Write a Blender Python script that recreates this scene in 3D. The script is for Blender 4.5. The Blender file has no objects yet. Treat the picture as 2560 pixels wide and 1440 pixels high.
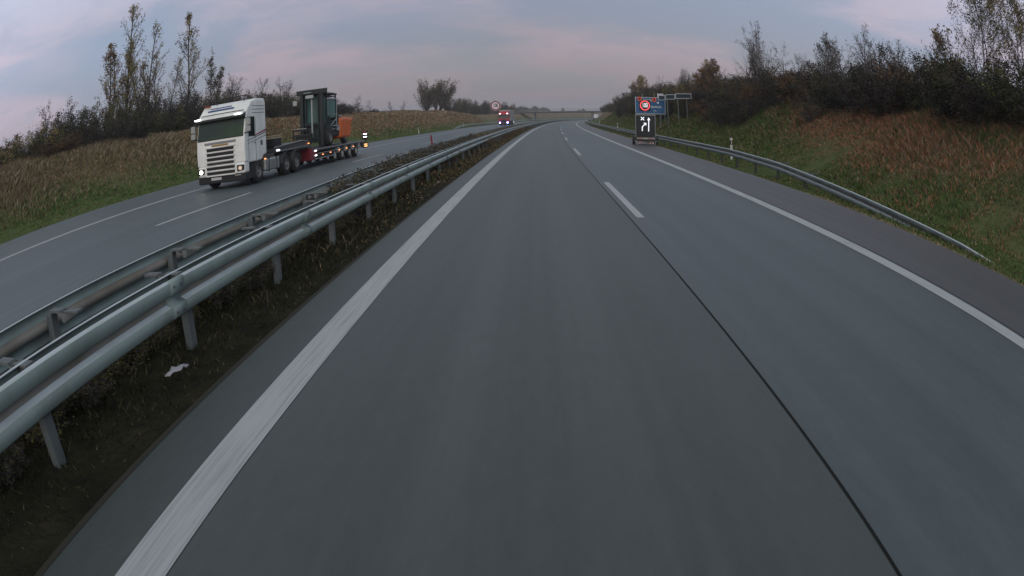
import bpy, bmesh, math, random
import numpy as np
from mathutils import Vector, Matrix, noise as mnoise
rnd = random.Random(7)
sc = bpy.context.scene
col = sc.collection
R = math.radians

# ------------------------------------------------------------------ camera (wide dash camera lens)
PITCH, YAW, ROLL, CAM_H = -0.261167, -0.0407506, -0.0312641, 1.9336
cd = bpy.data.cameras.new('camera'); cam = bpy.data.objects.new('camera', cd); col.objects.link(cam); sc.camera = cam
cd.type = 'PANO'; cd.sensor_width = 36; cd.sensor_fit = 'HORIZONTAL'; cd.clip_start = 0.05; cd.clip_end = 8000
cd.panorama_type = 'FISHEYE_LENS_POLYNOMIAL'; cd.fisheye_fov = R(170)
cd.fisheye_polynomial_k0 = 0.0
cd.fisheye_polynomial_k1 = -0.042675118853568145
cd.fisheye_polynomial_k2 = -0.00016754719680501097
cd.fisheye_polynomial_k3 = 7.0243032277619025e-06
cd.fisheye_polynomial_k4 = -8.852755512919644e-07
cy, sy, cp, sp = math.cos(YAW), math.sin(YAW), math.cos(PITCH), math.sin(PITCH)
F = Vector((sy*cp, cy*cp, sp)); Rt = Vector((cy, -sy, 0)); Up = Rt.cross(F)
cr, sr = math.cos(ROLL), math.sin(ROLL)
X_, U_ = Rt*cr + Up*sr, Up*cr - Rt*sr
cam.matrix_world = Matrix(((X_.x, U_.x, -F.x, 0), (X_.y, U_.y, -F.y, 0), (X_.z, U_.z, -F.z, CAM_H), (0, 0, 0, 1)))

# ------------------------------------------------------------------ world: cloudy dawn sky
SUN_EL, SUN_ROT = R(5), R(200)
w = bpy.data.worlds.new('World'); sc.world = w; w.use_nodes = True
nt = w.node_tree; nt.nodes.clear(); N = nt.nodes.new; LK = nt.links.new
def wn(t, **k):
    n = N(t)
    for a, b in k.items(): setattr(n, a, b)
    return n
def mth(op, a, b=None, c=None, clamp=False):
    n = N('ShaderNodeMath'); n.operation = op; n.use_clamp = clamp
    for i, v in enumerate((a, b, c)):
        if v is None: continue
        if isinstance(v, (int, float)): n.inputs[i].default_value = v
        else: LK(v, n.inputs[i])
    return n.outputs[0]
out = wn('ShaderNodeOutputWorld'); bg = wn('ShaderNodeBackground'); bg2 = wn('ShaderNodeBackground'); add = wn('ShaderNodeAddShader')
sky = wn('ShaderNodeTexSky', sky_type='NISHITA', sun_disc=False, sun_elevation=SUN_EL, sun_rotation=SUN_ROT, dust_density=2.0)
LK(sky.outputs[0], bg2.inputs[0]); bg2.inputs[1].default_value = 0.05
tc = wn('ShaderNodeTexCoord'); sep = wn('ShaderNodeSeparateXYZ'); LK(tc.outputs['Generated'], sep.inputs[0])
def ramp(fac, stops, interp='EASE'):
    n = N('ShaderNodeValToRGB'); n.color_ramp.interpolation = interp
    e = n.color_ramp.elements
    while len(e) < len(stops): e.new(0.5)
    for el, (p, c) in zip(e, stops): el.position = p; el.color = (*c, 1) if len(c) == 3 else c
    LK(fac, n.inputs[0]); return n.outputs[0]
def mixc(fac, a, b, mode='MIX'):
    n = N('ShaderNodeMix'); n.data_type = 'RGBA'; n.blend_type = mode
    if isinstance(fac, (int, float)): n.inputs[0].default_value = fac
    else: LK(fac, n.inputs[0])
    for i, v in ((6, a), (7, b)):
        if isinstance(v, tuple): n.inputs[i].default_value = (*v, 1)
        else: LK(v, n.inputs[i])
    return n.outputs[2]
def tex(vec, scale, detail=4, rough=.5, dist=0, typ='ShaderNodeTexNoise'):
    n = N(typ); n.inputs['Scale'].default_value = scale
    if typ == 'ShaderNodeTexNoise': n.inputs['Detail'].default_value = detail; n.inputs['Roughness'].default_value = rough; n.inputs['Distortion'].default_value = dist
    LK(vec, n.inputs['Vector']); return n.outputs[0]
# clouds lie on a flat sheet overhead: project the view direction on it
zc = mth('MAXIMUM', sep.outputs[2], 0.0)
den = mth('ADD', zc, 0.16)
cx_ = mth('DIVIDE', sep.outputs[0], den); cy_ = mth('DIVIDE', sep.outputs[1], den)
cmb = wn('ShaderNodeCombineXYZ'); LK(cx_, cmb.inputs[0]); LK(cy_, cmb.inputs[1])
mp = wn('ShaderNodeMapping'); mp.inputs['Scale'].default_value = (.5, .55, 1); mp.inputs['Location'].default_value = (2.3, 8.1, 0); mp.inputs['Rotation'].default_value = (0, 0, .35); LK(cmb.outputs[0], mp.inputs[0])
n1 = tex(mp.outputs[0], 1.25, 7, .5, .35)
n2 = tex(mp.outputs[0], 4.2, 6, .6, .5)
base = ramp(zc, [(0, (.22, .215, .255)), (.05, (.26, .238, .285)), (.13, (.37, .302, .36)), (.2, (.40, .355, .42)), (.30, (.405, .41, .50)), (.45, (.43, .455, .52)), (.62, (.45, .475, .475)), (1, (.45, .475, .475))])
blue = ramp(zc, [(0, (.20, .208, .245)), (.09, (.22, .245, .305)), (.2, (.235, .285, .375)), (.45, (.285, .325, .41)), (.62, (.36, .39, .40)), (1, (.36, .39, .40))])
cf = ramp(n1, [(.44, (0, 0, 0)), (.58, (1, 1, 1))])
cf2 = ramp(n2, [(.42, (0, 0, 0)), (.66, (.9, .9, .9))])
cl = mixc(cf, base, blue); cl = mixc(mth('MULTIPLY', cf2, .55), cl, blue)
sidex = mth('ABSOLUTE', sep.outputs[0])
cl = mixc(mth('MULTIPLY', mth('SMOOTH_MIN', sidex, 1, .1), .5), cl, (1.03, 1.14, 1.22), 'MULTIPLY')
bright = mth('ADD', .885, mth('MULTIPLY', mth('MULTIPLY', sidex, sidex), .75))
LK(cl, bg.inputs[0]); LK(bright, bg.inputs[1])
LK(mixc(.8, sky.outputs[0], (.62, .42, .62), 'MULTIPLY'), bg2.inputs[0])
LK(bg.outputs[0], add.inputs[0]); LK(bg2.outputs[0], add.inputs[1]); LK(add.outputs[0], out.inputs[0])
sl = bpy.data.lights.new('sun', 'SUN'); sl.energy = 1.2; sl.angle = R(60); sl.color = (1, .97, .90)
so = bpy.data.objects.new('sun', sl); col.objects.link(so); so.rotation_euler = (R(66), 0, R(10))
sc.view_settings.view_transform = 'Standard'; sc.view_settings.look = 'None'; sc.view_settings.exposure = 0; sc.view_settings.gamma = 1
sc.cycles.max_bounces = 6; sc.cycles.volume_bounces = 0; sc.cycles.transparent_max_bounces = 8; sc.cycles.diffuse_bounces = 3

# ------------------------------------------------------------------ materials
MATS = {}
def mat(name, c, rough=.7, metal=0, c2=None, scale=3., detail=5, lo=.35, hi=.65, bump=0, bscale=20, emit=None, estr=0, spec=.3, uv=None, alpha=None, stretch=None):
    if name in MATS: return MATS[name]
    m = bpy.data.materials.new(name); m.use_nodes = True; t = m.node_tree; b = t.nodes['Principled BSDF']
    b.inputs['Roughness'].default_value = rough; b.inputs['Metallic'].default_value = metal; b.inputs['Specular IOR Level'].default_value = spec
    b.inputs['Base Color'].default_value = (*c, 1)
    def n(x): return t.nodes.new(x)
    L = t.links.new
    if c2 or bump:
        co = n('ShaderNodeTexCoord'); src = co.outputs['UV' if uv else 'Object']
        if stretch:
            mpn = n('ShaderNodeMapping'); mpn.inputs['Scale'].default_value = stretch; L(src, mpn.inputs[0]); src = mpn.outputs[0]
        if c2:
            no = n('ShaderNodeTexNoise'); no.inputs['Scale'].default_value = scale; no.inputs['Detail'].default_value = detail; L(src, no.inputs['Vector'])
            r = n('ShaderNodeValToRGB'); r.color_ramp.elements[0].position = lo; r.color_ramp.elements[1].position = hi
            r.color_ramp.elements[0].color = (*c, 1); r.color_ramp.elements[1].color = (*c2, 1)
            L(no.outputs[0], r.inputs[0]); L(r.outputs[0], b.inputs['Base Color'])
        if bump:
            nb = n('ShaderNodeTexNoise'); nb.inputs['Scale'].default_value = bscale; nb.inputs['Detail'].default_value = 4; L(src, nb.inputs['Vector'])
            bp = n('ShaderNodeBump'); bp.inputs['Strength'].default_value = bump; bp.inputs['Distance'].default_value = .05; L(nb.outputs[0], bp.inputs['Height']); L(bp.outputs[0], b.inputs['Normal'])
    if emit: b.inputs['Emission Color'].default_value = (*emit, 1); b.inputs['Emission Strength'].default_value = estr
    MATS[name] = m; return m

# ------------------------------------------------------------------ road line: curves gently to the right
KS = [-60, 0, 66, 132, 209, 308, 360, 470, 760, 900]
KV = [0, .00057832, .00026464, .0003981, .00045637, .00051044, .0006, .0016, .0016, 0]
SS = np.arange(-900, 3200, 1.0)
KK = np.interp(SS, KS, KV); KK[SS < -60] = 0
TH = np.cumsum(KK); i0 = int(np.argmin(abs(SS))); TH -= TH[i0]
CX = np.concatenate([[0], np.cumsum((np.sin(TH[1:])+np.sin(TH[:-1]))/2)]); CY = np.concatenate([[0], np.cumsum((np.cos(TH[1:])+np.cos(TH[:-1]))/2)])
CX -= CX[i0]; CY -= CY[i0]
def rp(s, d, z=0.0):
    x, y, t = np.interp(s, SS, CX), np.interp(s, SS, CY), np.interp(s, SS, TH)
    return (float(x + d*math.cos(t)), float(y - d*math.sin(t)), float(z))
def rh(s): return float(np.interp(s, SS, TH))
def rp_np(s, d):
    x, y, t = np.interp(s, SS, CX), np.interp(s, SS, CY), np.interp(s, SS, TH)
    return x + d*np.cos(t), y - d*np.sin(t)
# lateral offsets
LB, LA, LJ, LD, LR_, LE = -2.65, -1.973, 1.723, 1.941, 5.305, 7.67
OI, OD, OO, OE = -7.47, -10.10, -14.90, -19.42
def zleft(s): return np.interp(s, [0, 35, 60, 100, 170, 230, 330, 420], [2.9, 2.95, 3.5, 3.8, 3.9, 3.1, 3.9, 4.9])
def zright(s): return np.interp(s, [0, 40, 100, 170, 300, 400], [3.1, 3.0, 3.3, 3.8, 4.4, 5.0])
def ground(s, d):
    s, d = np.asarray(s, float), np.asarray(d, float)
    zl, zr = zleft(s), zright(s)
    z = np.where(d > LE, np.interp(d, [7.67, 8.5, 9.3, 10.2], [-.06, -.14, -.08, .05]), -.06)
    z = np.where((d > OI) & (d < LB), np.interp(d, [OI, -6.5, -5, -3.6, LB], [-.06, .0, .02, -.08, -.06]), z)
    k = np.clip((d-10.2)/5.2, 0, 1); z = np.where(d > 10.2, .05 + (zr-.05)*(k*.75+.25*k*k*(3-2*k)), z)
    z = np.where(d > 15.4, zr + np.interp(d, [15.4, 30, 80], [0, 1.2, 1.6]), z)
    k = np.clip((-d-21.6)/6.4, 0, 1); z = np.where(d < OE, np.interp(-d, [19.42, 20, 21.6], [-.06, -.03, .08]), z)
    z = np.where(d < -21.6, .08 + (zl-.08)*(k*.6+.4*k*k*(3-2*k)), z)
    z = np.where(d < -28, zl + np.interp(-d, [28, 36, 80], [0, .5, .9]), z)
    return z
def bump_np(x, y, sc_=1.0):
    return (np.sin(x*.9*sc_+1.3*np.sin(y*.31*sc_))*np.sin(y*.7*sc_+1.1*np.sin(x*.43*sc_)) + .5*np.sin(x*2.3*sc_+y*1.1*sc_)*np.sin(y*1.9*sc_-x*.7*sc_))
def gz(s, d):
    z = float(ground(s, d))
    if d > 10 or d < -21.6:
        x, y, _ = rp(s, d); z += .1*float(bump_np(x, y))
    return z

# ------------------------------------------------------------------ mesh builder
class MB:
    def __init__(s): s.v = []; s.f = []; s.m = []
    def add(s, vs, fs, mi=0):
        o = len(s.v); s.v += [tuple(p) for p in vs]; s.f += [tuple(o+i for i in f) for f in fs]; s.m += [mi]*len(fs); return s
    def box(s, c, d, mi=0, rz=0, rx=0):
        hx, hy, hz = d[0]/2, d[1]/2, d[2]/2
        M = Matrix.Rotation(rz, 3, 'Z') @ Matrix.Rotation(rx, 3, 'X')
        vs = [Vector(c) + M @ Vector((a*hx, b*hy, e*hz)) for e in (-1, 1) for a, b in ((-1, -1), (1, -1), (1, 1), (-1, 1))]
        return s.add(vs, [(3, 2, 1, 0), (4, 5, 6, 7), (0, 1, 5, 4), (1, 2, 6, 5), (2, 3, 7, 6), (3, 0, 4, 7)], mi)
    def tube(s, p, q, r1, r2=None, n=8, mi=0, cap=True):
        p, q = Vector(p), Vector(q); r2 = r1 if r2 is None else r2; a = (q-p).normalized()
        u = a.orthogonal().normalized(); v = a.cross(u)
        vs = []
        for c, r in ((p, r1), (q, r2)):
            for i in range(n):
                t = 2*math.pi*i/n; vs.append(c + (u*math.cos(t)+v*math.sin(t))*r)
        fs = [(i, (i+1) % n, n+(i+1) % n, n+i) for i in range(n)]
        if cap: fs += [tuple(range(n-1, -1, -1)), tuple(range(n, 2*n))]
        return s.add(vs, fs, mi)
    def prism(s, poly, a, b, axis='X', mi=0):
        n = len(poly)
        def P(u, v, t): return (t, u, v) if axis == 'X' else ((u, t, v) if axis == 'Y' else (u, v, t))
        vs = [P(u, v, a) for u, v in poly] + [P(u, v, b) for u, v in poly]
        return s.add(vs, [tuple(range(n)), tuple(range(2*n-1, n-1, -1))] + [(i, n+i, n+(i+1) % n, (i+1) % n) for i in range(n)], mi)
    def lathe_x(s, prof, c, n=24, mi=0):   # prof: (x, r) around the X axis
        vs = []; m = len(prof)
        for i in range(n):
            t = 2*math.pi*i/n
            for x, r in prof: vs.append((c[0]+x, c[1]+r*math.cos(t), c[2]+r*math.sin(t)))
        fs = [(i*m+j, i*m+j+1, ((i+1) % n)*m+j+1, ((i+1) % n)*m+j) for i in range(n) for j in range(m-1)]
        return s.add(vs, fs, mi)
    def quad(s, a, b, c, d, mi=0): return s.add([a, b, c, d], [(0, 1, 2, 3)], mi)
    def build(s, name, mats, parent=None, bevel=0, smooth=False, recalc=True):
        me = bpy.data.meshes.new(name); me.from_pydata(s.v, [], s.f); me.update()
        if not isinstance(mats, (list, tuple)): mats = [mats]
        for m in mats: me.materials.append(m)
        if len(mats) > 1: me.polygons.foreach_set('material_index', s.m)
        if recalc:
            b = bmesh.new(); b.from_mesh(me); bmesh.ops.recalc_face_normals(b, faces=b.faces); b.to_mesh(me); b.free()
        if smooth: me.polygons.foreach_set('use_smooth', [True]*len(me.polygons))
        o = bpy.data.objects.new(name, me); col.objects.link(o)
        if parent: o.parent = parent
        if bevel:
            md = o.modifiers.new('bevel', 'BEVEL'); md.width = bevel; md.segments = 2; md.limit_method = 'ANGLE'; md.angle_limit = R(35)
        return o
def tag(o, label=None, cat=None, group=None, kind=None):
    if label: o['label'] = label
    if cat: o['category'] = cat
    if group: o['group'] = group
    if kind: o['kind'] = kind
    return o
def empty(name, loc, rz=0, **k):
    o = bpy.data.objects.new(name, None); col.objects.link(o); o.location = loc; o.rotation_euler = (0, 0, rz); o.empty_display_size = .3
    return tag(o, **k)
def at_road(name, s, d, z=0, turn=0, **k): return empty(name, rp(s, d, z), -rh(s)+turn, **k)
KIDS = {}
def copy_tree(o, parent=None, first=True):
    c = o.copy(); col.objects.link(c)
    if parent: c.parent = parent
    for ch in o.children: copy_tree(ch, c, False)
    return c
def text_obj(s, size, m, parent, loc, name='lettering', align='CENTER', extr=.004, sx=1, bold=0):
    cu = bpy.data.curves.new(name, 'FONT'); cu.body = s; cu.size = size; cu.align_x = align; cu.align_y = 'CENTER'; cu.extrude = extr; cu.offset = bold
    o = bpy.data.objects.new(name, cu); col.objects.link(o)
    dg = bpy.context.evaluated_depsgraph_get(); me = bpy.data.meshes.new_from_object(o.evaluated_get(dg)); bpy.data.objects.remove(o); bpy.data.curves.remove(cu)
    me.materials.clear(); me.materials.append(m)
    o = bpy.data.objects.new(name, me); col.objects.link(o); o.parent = parent; o.location = loc; o.rotation_euler = (R(90), 0, 0); o.scale = (sx, 1, 1)
    return o
def np_mesh(name, V, Fc, mats, mi=None, parent=None):
    me = bpy.data.meshes.new(name); k = Fc.shape[1]
    me.vertices.add(len(V)); me.vertices.foreach_set('co', V.astype(np.float32).ravel())
    me.loops.add(Fc.size); me.loops.foreach_set('vertex_index', Fc.astype(np.int32).ravel())
    me.polygons.add(len(Fc)); me.polygons.foreach_set('loop_start', np.arange(0, Fc.size, k, dtype=np.int32)); me.polygons.foreach_set('loop_total', np.full(len(Fc), k, np.int32))
    for m in mats: me.materials.append(m)
    if mi is not None: me.polygons.foreach_set('material_index', mi.astype(np.int32))
    me.update(); me.validate()
    o = bpy.data.objects.new(name, me); col.objects.link(o)
    if parent: o.parent = parent
    return o

# ------------------------------------------------------------------ ground sheet and road sheets
def srange(a, b, fine):
    out = []; s = a
    while s < b: out.append(s); s += fine if -30 < s < 60 else (fine*2 if -60 < s < 330 else (8 if s < 800 else 60))
    out.append(b); return np.array(out)
def grid(name, ss, ds, zf, m, noise_=0):
    S_, D_ = np.meshgrid(ss, ds, indexing='ij'); x, y = rp_np(S_, D_); z = zf(S_, D_)
    V = np.stack([x, y, z], -1).reshape(-1, 3); a, b = len(ss), len(ds)
    I, J = np.meshgrid(np.arange(a-1), np.arange(b-1), indexing='ij'); q = (I*b+J).ravel()
    Fc = np.stack([q, q+1, q+b+1, q+b], 1)
    o = np_mesh(name, V, Fc, [m]); uv = o.data.uv_layers.new(name='UVMap')
    UV = np.stack([D_, S_], -1).reshape(-1, 2)[Fc.ravel()]; uv.data.foreach_set('uv', UV.astype(np.float32).ravel())
    o.data.polygons.foreach_set('use_smooth', [True]*len(o.data.polygons))
    return o
def ground_material():
    m = bpy.data.materials.new('grass_ground'); m.use_nodes = True; t = m.node_tree; b = t.nodes['Principled BSDF']; b.inputs['Roughness'].default_value = .95; b.inputs['Specular IOR Level'].default_value = .1
    n = t.nodes.new; L = t.links.new
    co = n('ShaderNodeTexCoord'); sp_ = n('ShaderNodeSeparateXYZ'); L(co.outputs['UV'], sp_.inputs[0])
    geo = n('ShaderNodeNewGeometry'); gs = n('ShaderNodeSeparateXYZ'); L(geo.outputs['Position'], gs.inputs[0])
    def nz(scale, det=5, src=co.outputs['Object'], st=None):
        k = n('ShaderNodeTexNoise'); k.inputs['Scale'].default_value = scale; k.inputs['Detail'].default_value = det
        if st: mm = n('ShaderNodeMapping'); mm.inputs['Scale'].default_value = st; L(src, mm.inputs[0]); src = mm.outputs[0]
        L(src, k.inputs['Vector']); return k.outputs[0]
    def rmp(f, st):
        k = n('ShaderNodeValToRGB'); e = k.color_ramp.elements
        while len(e) < len(st): e.new(.5)
        for el, (p, c) in zip(e, st): el.position = p; el.color = (*c, 1)
        L(f, k.inputs[0]); return k.outputs[0]
    def mx(f, a, c):
        k = n('ShaderNodeMix'); k.data_type = 'RGBA'; L(f, k.inputs[0]); L(a, k.inputs[6]); L(c, k.inputs[7]); return k.outputs[2]
    green = rmp(nz(1.4, 8), [(.3, (.05, .078, .026)), (.5, (.072, .10, .034)), (.7, (.11, .12, .05))])
    brown = rmp(nz(.9, 8), [(.3, (.115, .085, .05)), (.5, (.155, .115, .068)), (.72, (.2, .15, .09))])
    hz = n('ShaderNodeMath'); hz.operation = 'MULTIPLY_ADD'; L(nz(.16, 4), hz.inputs[0]); hz.inputs[1].default_value = 5.5; hz.inputs[2].default_value = -2.75
    ad = n('ShaderNodeMath'); ad.operation = 'ADD'; L(gs.outputs[2], ad.inputs[0]); L(hz.outputs[0], ad.inputs[1])
    fac = rmp(ad.outputs[0], [(0, (0, 0, 0)), (1, (1, 1, 1))]); mr = n('ShaderNodeMapRange'); L(ad.outputs[0], mr.inputs[0]); mr.inputs[1].default_value = .5; mr.inputs[2].default_value = 2.2
    c = mx(mr.outputs[0], green, brown)
    # bare peaty soil along the central reservation
    cmp_ = n('ShaderNodeMath'); cmp_.operation = 'COMPARE'; L(sp_.outputs[0], cmp_.inputs[0]); cmp_.inputs[1].default_value = -5.1; cmp_.inputs[2].default_value = 2.6
    soil = rmp(nz(2.2, 7), [(.35, (.014, .014, .009)), (.7, (.032, .03, .018))])
    c = mx(cmp_.outputs[0], c, soil)
    L(c, b.inputs['Base Color'])
    bp = n('ShaderNodeBump'); bp.inputs['Strength'].default_value = 1; bp.inputs['Distance'].default_value = .25; L(nz(3, 8), bp.inputs['Height']); L(bp.outputs[0], b.inputs['Normal'])
    MATS['ground'] = m; return m
dl = [-2500, -1200, -500, -250, -120, -80, -55, -45, -40, -36, -34, -32, -30] + list(np.arange(-29, -19.5, .75)) + [OE, -15, -11, OI, -7, -6.5, -6, -5, -4.3, -3.6, -3, LB, 0, 4, LE, 8, 8.5, 9, 9.6] + list(np.arange(10.2, 16, .65)) + [16, 17, 18, 20, 22, 25, 30, 36, 45, 60, 90, 150, 300, 500]
def gzf(S_, D_):
    z = ground(S_, D_); x, y = rp_np(S_, D_); b = .1*bump_np(x, y); return z + np.where((D_ > 10) | (D_ < -21.6), b, 0) - np.where((S_ < -100) | (S_ > 900), .0, 0)
tag(grid('ground', srange(-800, 3000, 2.0), np.array(dl), gzf, ground_material()), kind='structure')

def road_mat(name, c, c2, seed):
    m = bpy.data.materials.new(name); m.use_nodes = True; t = m.node_tree; b = t.nodes['Principled BSDF']; n = t.nodes.new; L = t.links.new
    co = n('ShaderNodeTexCoord')
    def nz(scale, st, det=4):
        mm = n('ShaderNodeMapping'); mm.inputs['Scale'].default_value = st; mm.inputs['Location'].default_value = (seed, seed*2, 0); L(co.outputs['UV'], mm.inputs[0])
        k = n('ShaderNodeTexNoise'); k.inputs['Scale'].default_value = scale; k.inputs['Detail'].default_value = det; L(mm.outputs[0], k.inputs['Vector']); return k.outputs[0]
    def mx(f, a, c_, mode='MIX'):
        k = n('ShaderNodeMix'); k.data_type = 'RGBA'; k.blend_type = mode
        if isinstance(f, float): k.inputs[0].default_value = f
        else: L(f, k.inputs[0])
        for i, v in ((6, a), (7, c_)):
            if isinstance(v, tuple): k.inputs[i].default_value = (*v, 1)
            else: L(v, k.inputs[i])
        return k.outputs[2]
    def rmp(f, a, z):
        k = n('ShaderNodeMapRange'); L(f, k.inputs[0]); k.inputs[1].default_value = a; k.inputs[2].default_value = z; return k.outputs[0]
    col_ = mx(rmp(nz(1.0, (.55, .03, 1), 5), .35, .65), c, c2)
    col_ = mx(rmp(nz(1.0, (2.6, .02, 1), 3), .4, .7), col_, tuple(v*.91 for v in c))
    col_ = mx(.5, col_, mx(rmp(nz(14., (1, .25, 1), 6), .3, .7), (.82, .82, .82), (1.15, 1.15, 1.15)), 'MULTIPLY')
    # darker rubbered wheel tracks, two per lane
    sx_ = n('ShaderNodeSeparateXYZ'); L(co.outputs['UV'], sx_.inputs[0])
    def mt(op, a, b_=None):
        k = n('ShaderNodeMath'); k.operation = op
        for i, v in enumerate((a, b_)):
            if v is None: continue
            if isinstance(v, (int, float)): k.inputs[i].default_value = v
            else: L(v, k.inputs[i])
        return k.outputs[0]
    wv = mt('COSINE', mt('MULTIPLY', mt('ADD', sx_.outputs[0], .95), 3.32)); wv = mt('MULTIPLY', mt('ADD', wv, 1), .5)
    col_ = mx(mt('MULTIPLY', mt('MULTIPLY', wv, wv), rmp(nz(1., (.3, .05, 1), 3), .3, .65)), col_, mx(1.0, col_, (.90, .91, .91), 'MULTIPLY'))
    L(col_, b.inputs['Base Color']); b.inputs['Roughness'].default_value = .5; b.inputs['Specular IOR Level'].default_value = .55
    bp = n('ShaderNodeBump'); bp.inputs['Strength'].default_value = .25; bp.inputs['Distance'].default_value = .01; L(nz(60., (1, .5, 1), 3), bp.inputs['Height']); L(bp.outputs[0], b.inputs['Normal'])
    return m
M_road = road_mat('road_concrete', (.044, .056, .055), (.061, .074, .073), 3); M_road2 = road_mat('road_concrete_pale', (.055, .074, .081), (.076, .098, .107), 7)
M_shld = road_mat('road_shoulder', (.058, .059, .065), (.076, .075, .082), 11)
ss = srange(-700, 1500, 2.0); flat = lambda z: (lambda S_, D_: z + 0*S_)
tag(grid('road', ss, np.array([LB, -1, LJ]), flat(0), M_road), kind='structure')
tag(grid('right_lane', ss, np.array([LJ, 3.5, LR_+.22]), flat(0), M_road2), kind='structure')
tag(grid('hard_shoulder', ss, np.array([LR_+.22, 6.5, LE]), flat(0), M_shld), kind='structure')
tag(grid('opposite_road', ss, np.array([OE, OO, OD, -8.5, OI]), flat(0), M_road2), kind='structure')
# edge of the pavement slab, real 5 cm step
tag(grid('road_edge', ss, np.array([LE+.02, LE]), lambda S_, D_: np.where(D_ > LE+.01, -.06, 0.0), M_shld), kind='structure')

def paint_mat():
    m = bpy.data.materials.new('road_paint'); m.use_nodes = True; t = m.node_tree; b = t.nodes['Principled BSDF']; n = t.nodes.new; L = t.links.new
    co = n('ShaderNodeTexCoord'); mm = n('ShaderNodeMapping'); mm.inputs['Scale'].default_value = (26, .55, 1); L(co.outputs['UV'], mm.inputs[0])
    k = n('ShaderNodeTexNoise'); k.inputs['Scale'].default_value = 1.6; k.inputs['Detail'].default_value = 5; k.inputs['Roughness'].default_value = .6; L(mm.outputs[0], k.inputs['Vector'])
    r = n('ShaderNodeValToRGB'); e = r.color_ramp.elements; e[0].position = .34; e[0].color = (.17, .18, .19, 1); e[1].position = .56; e[1].color = (.36, .375, .39, 1); L(k.outputs[0], r.inputs[0])
    mm2 = n('ShaderNodeMapping'); mm2.inputs['Scale'].default_value = (1, .3, 1); L(co.outputs['UV'], mm2.inputs[0]); k2 = n('ShaderNodeTexNoise'); k2.inputs['Scale'].default_value = 4; L(mm2.outputs[0], k2.inputs['Vector'])
    x = n('ShaderNodeMix'); x.data_type = 'RGBA'; L(k2.outputs[0], x.inputs[0]); L(r.outputs[0], x.inputs[6]); x.inputs[7].default_value = (.38, .40, .42, 1)
    L(x.outputs[2], b.inputs['Base Color']); b.inputs['Roughness'].default_value = .6
    return m
M_paint = paint_mat()
def line(name, d0, d1, a, b, z=.005, m=None): return tag(grid(name, srange(a, b, 1.0), np.array([d0, d1]), flat(z), m or M_paint), kind='structure')
line('edge_line', LA-.15, LA+.15, -60, 700)
line('edge_line', LR_-.14, LR_+.14, -60, 700)
line('edge_line', OO-.13, OO+.13, -60, 700)
line('edge_line', OI+.55, OI+.8, -60, 700)
def dashes(name, d, s0, n, w_=.078):
    V = []; Fc = []; UV = []
    for k in range(n):
        a = s0 + 19.8*k
        for j in range(4):
            q = len(V)
            for s_, e in ((a+j*1.65, -1), (a+j*1.65, 1), (a+(j+1)*1.65, 1), (a+(j+1)*1.65, -1)):
                V.append(rp(s_, d+e*w_, .005)); UV.append((d+e*w_, s_))
            Fc.append((q, q+1, q+2, q+3))
    o = np_mesh(name, np.array(V), np.array(Fc), [M_paint]); uv = o.data.uv_layers.new(name='UVMap'); uv.data.foreach_set('uv', np.array(UV, np.float32).ravel())
    return tag(o, kind='structure')
dashes('lane_dashes', LD, 12.19-19.8*4, 34)
dashes('lane_dashes', OD, 14.32-19.8*5, 34, .085)
M_joint = mat('joint_tar', (.003, .003, .003), .8)
line('road_joint', LJ-.010, LJ+.010, -60, 300, .004, M_joint)
line('road_joint', LR_+.195, LR_+.215, -60, 120, .0045, mat('joint_faded', (.05, .052, .058), .7))
line('road_joint', LB-.02, LB+.035, -60, 300, .004, mat('edge_dirt', (.03, .028, .022), .9))

# ------------------------------------------------------------------ grass blades
M_gb = [mat('blade_brown', (.215, .158, .098), .9, spec=.05), mat('blade_straw', (.31, .245, .165), .9, spec=.05), mat('blade_olive', (.145, .135, .06), .9, spec=.05),
        mat('blade_green', (.068, .122, .034), .9, spec=.05), mat('blade_rust', (.36, .17, .10), .9, spec=.05), mat('blade_dark', (.11, .095, .055), .9, spec=.05), mat('blade_moss', (.030, .029, .017), .95, spec=.02)]
def blades(name, n, sfun, dfun, hfun, weights, seed, label, wmin=.006):
    g = np.random.default_rng(seed); s = sfun(g, n); d = dfun(g, n)
    x, y = rp_np(s, d); z = ground(s, d) + np.where((d > 10) | (d < -21.6), .1*bump_np(x, y), 0) - .02
    dist = np.hypot(x, y); pat = bump_np(x, y, .35)
    low = np.sin(x*.21+2*np.sin(y*.13))*np.sin(y*.17+1.5*np.sin(x*.11+1)) + .5*np.sin(x*.55+y*.4+2*np.sin(y*.3))
    h = hfun(s, d, g)*(.65+.5*g.random(n))*(1+.22*pat)*np.clip(.85+.45*low, .4, 1.5); pat = pat*.6+low*.7
    wd = np.maximum(wmin, dist*.0010)*(.7+.6*g.random(n))
    a = g.random(n)*2*np.pi; lean = (g.random(n)*1.1+.3)*h; la = g.random(n)*2*np.pi
    P = np.stack([x, y, z], 1); wv = np.stack([np.cos(a), np.sin(a), 0*a], 1)*wd[:, None]
    mid = P + np.stack([np.cos(la)*lean*.35, np.sin(la)*lean*.35, h*.6], 1); tip = P + np.stack([np.cos(la)*lean, np.sin(la)*lean, h], 1)
    V = np.stack([P-wv, P+wv, mid+wv*.8, mid-wv*.8, tip], 1).reshape(-1, 3)
    q = np.arange(n)*5
    Fc = np.concatenate([np.stack([q, q+1, q+2], 1), np.stack([q, q+2, q+3], 1), np.stack([q+3, q+2, q+4], 1)])
    W = weights(s, d, pat, g); cs = np.cumsum(W, 1); cs /= cs[:, -1:]; mi = (g.random(n)[:, None] > cs).sum(1)
    o = np_mesh(name, V, Fc, M_gb, np.concatenate([mi, mi, mi]))
    return tag(o, label, 'grass', kind='stuff')
def logs(a, b, p=1.0): return lambda g, n: a*(b/a)**(g.random(n)**p)
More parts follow.
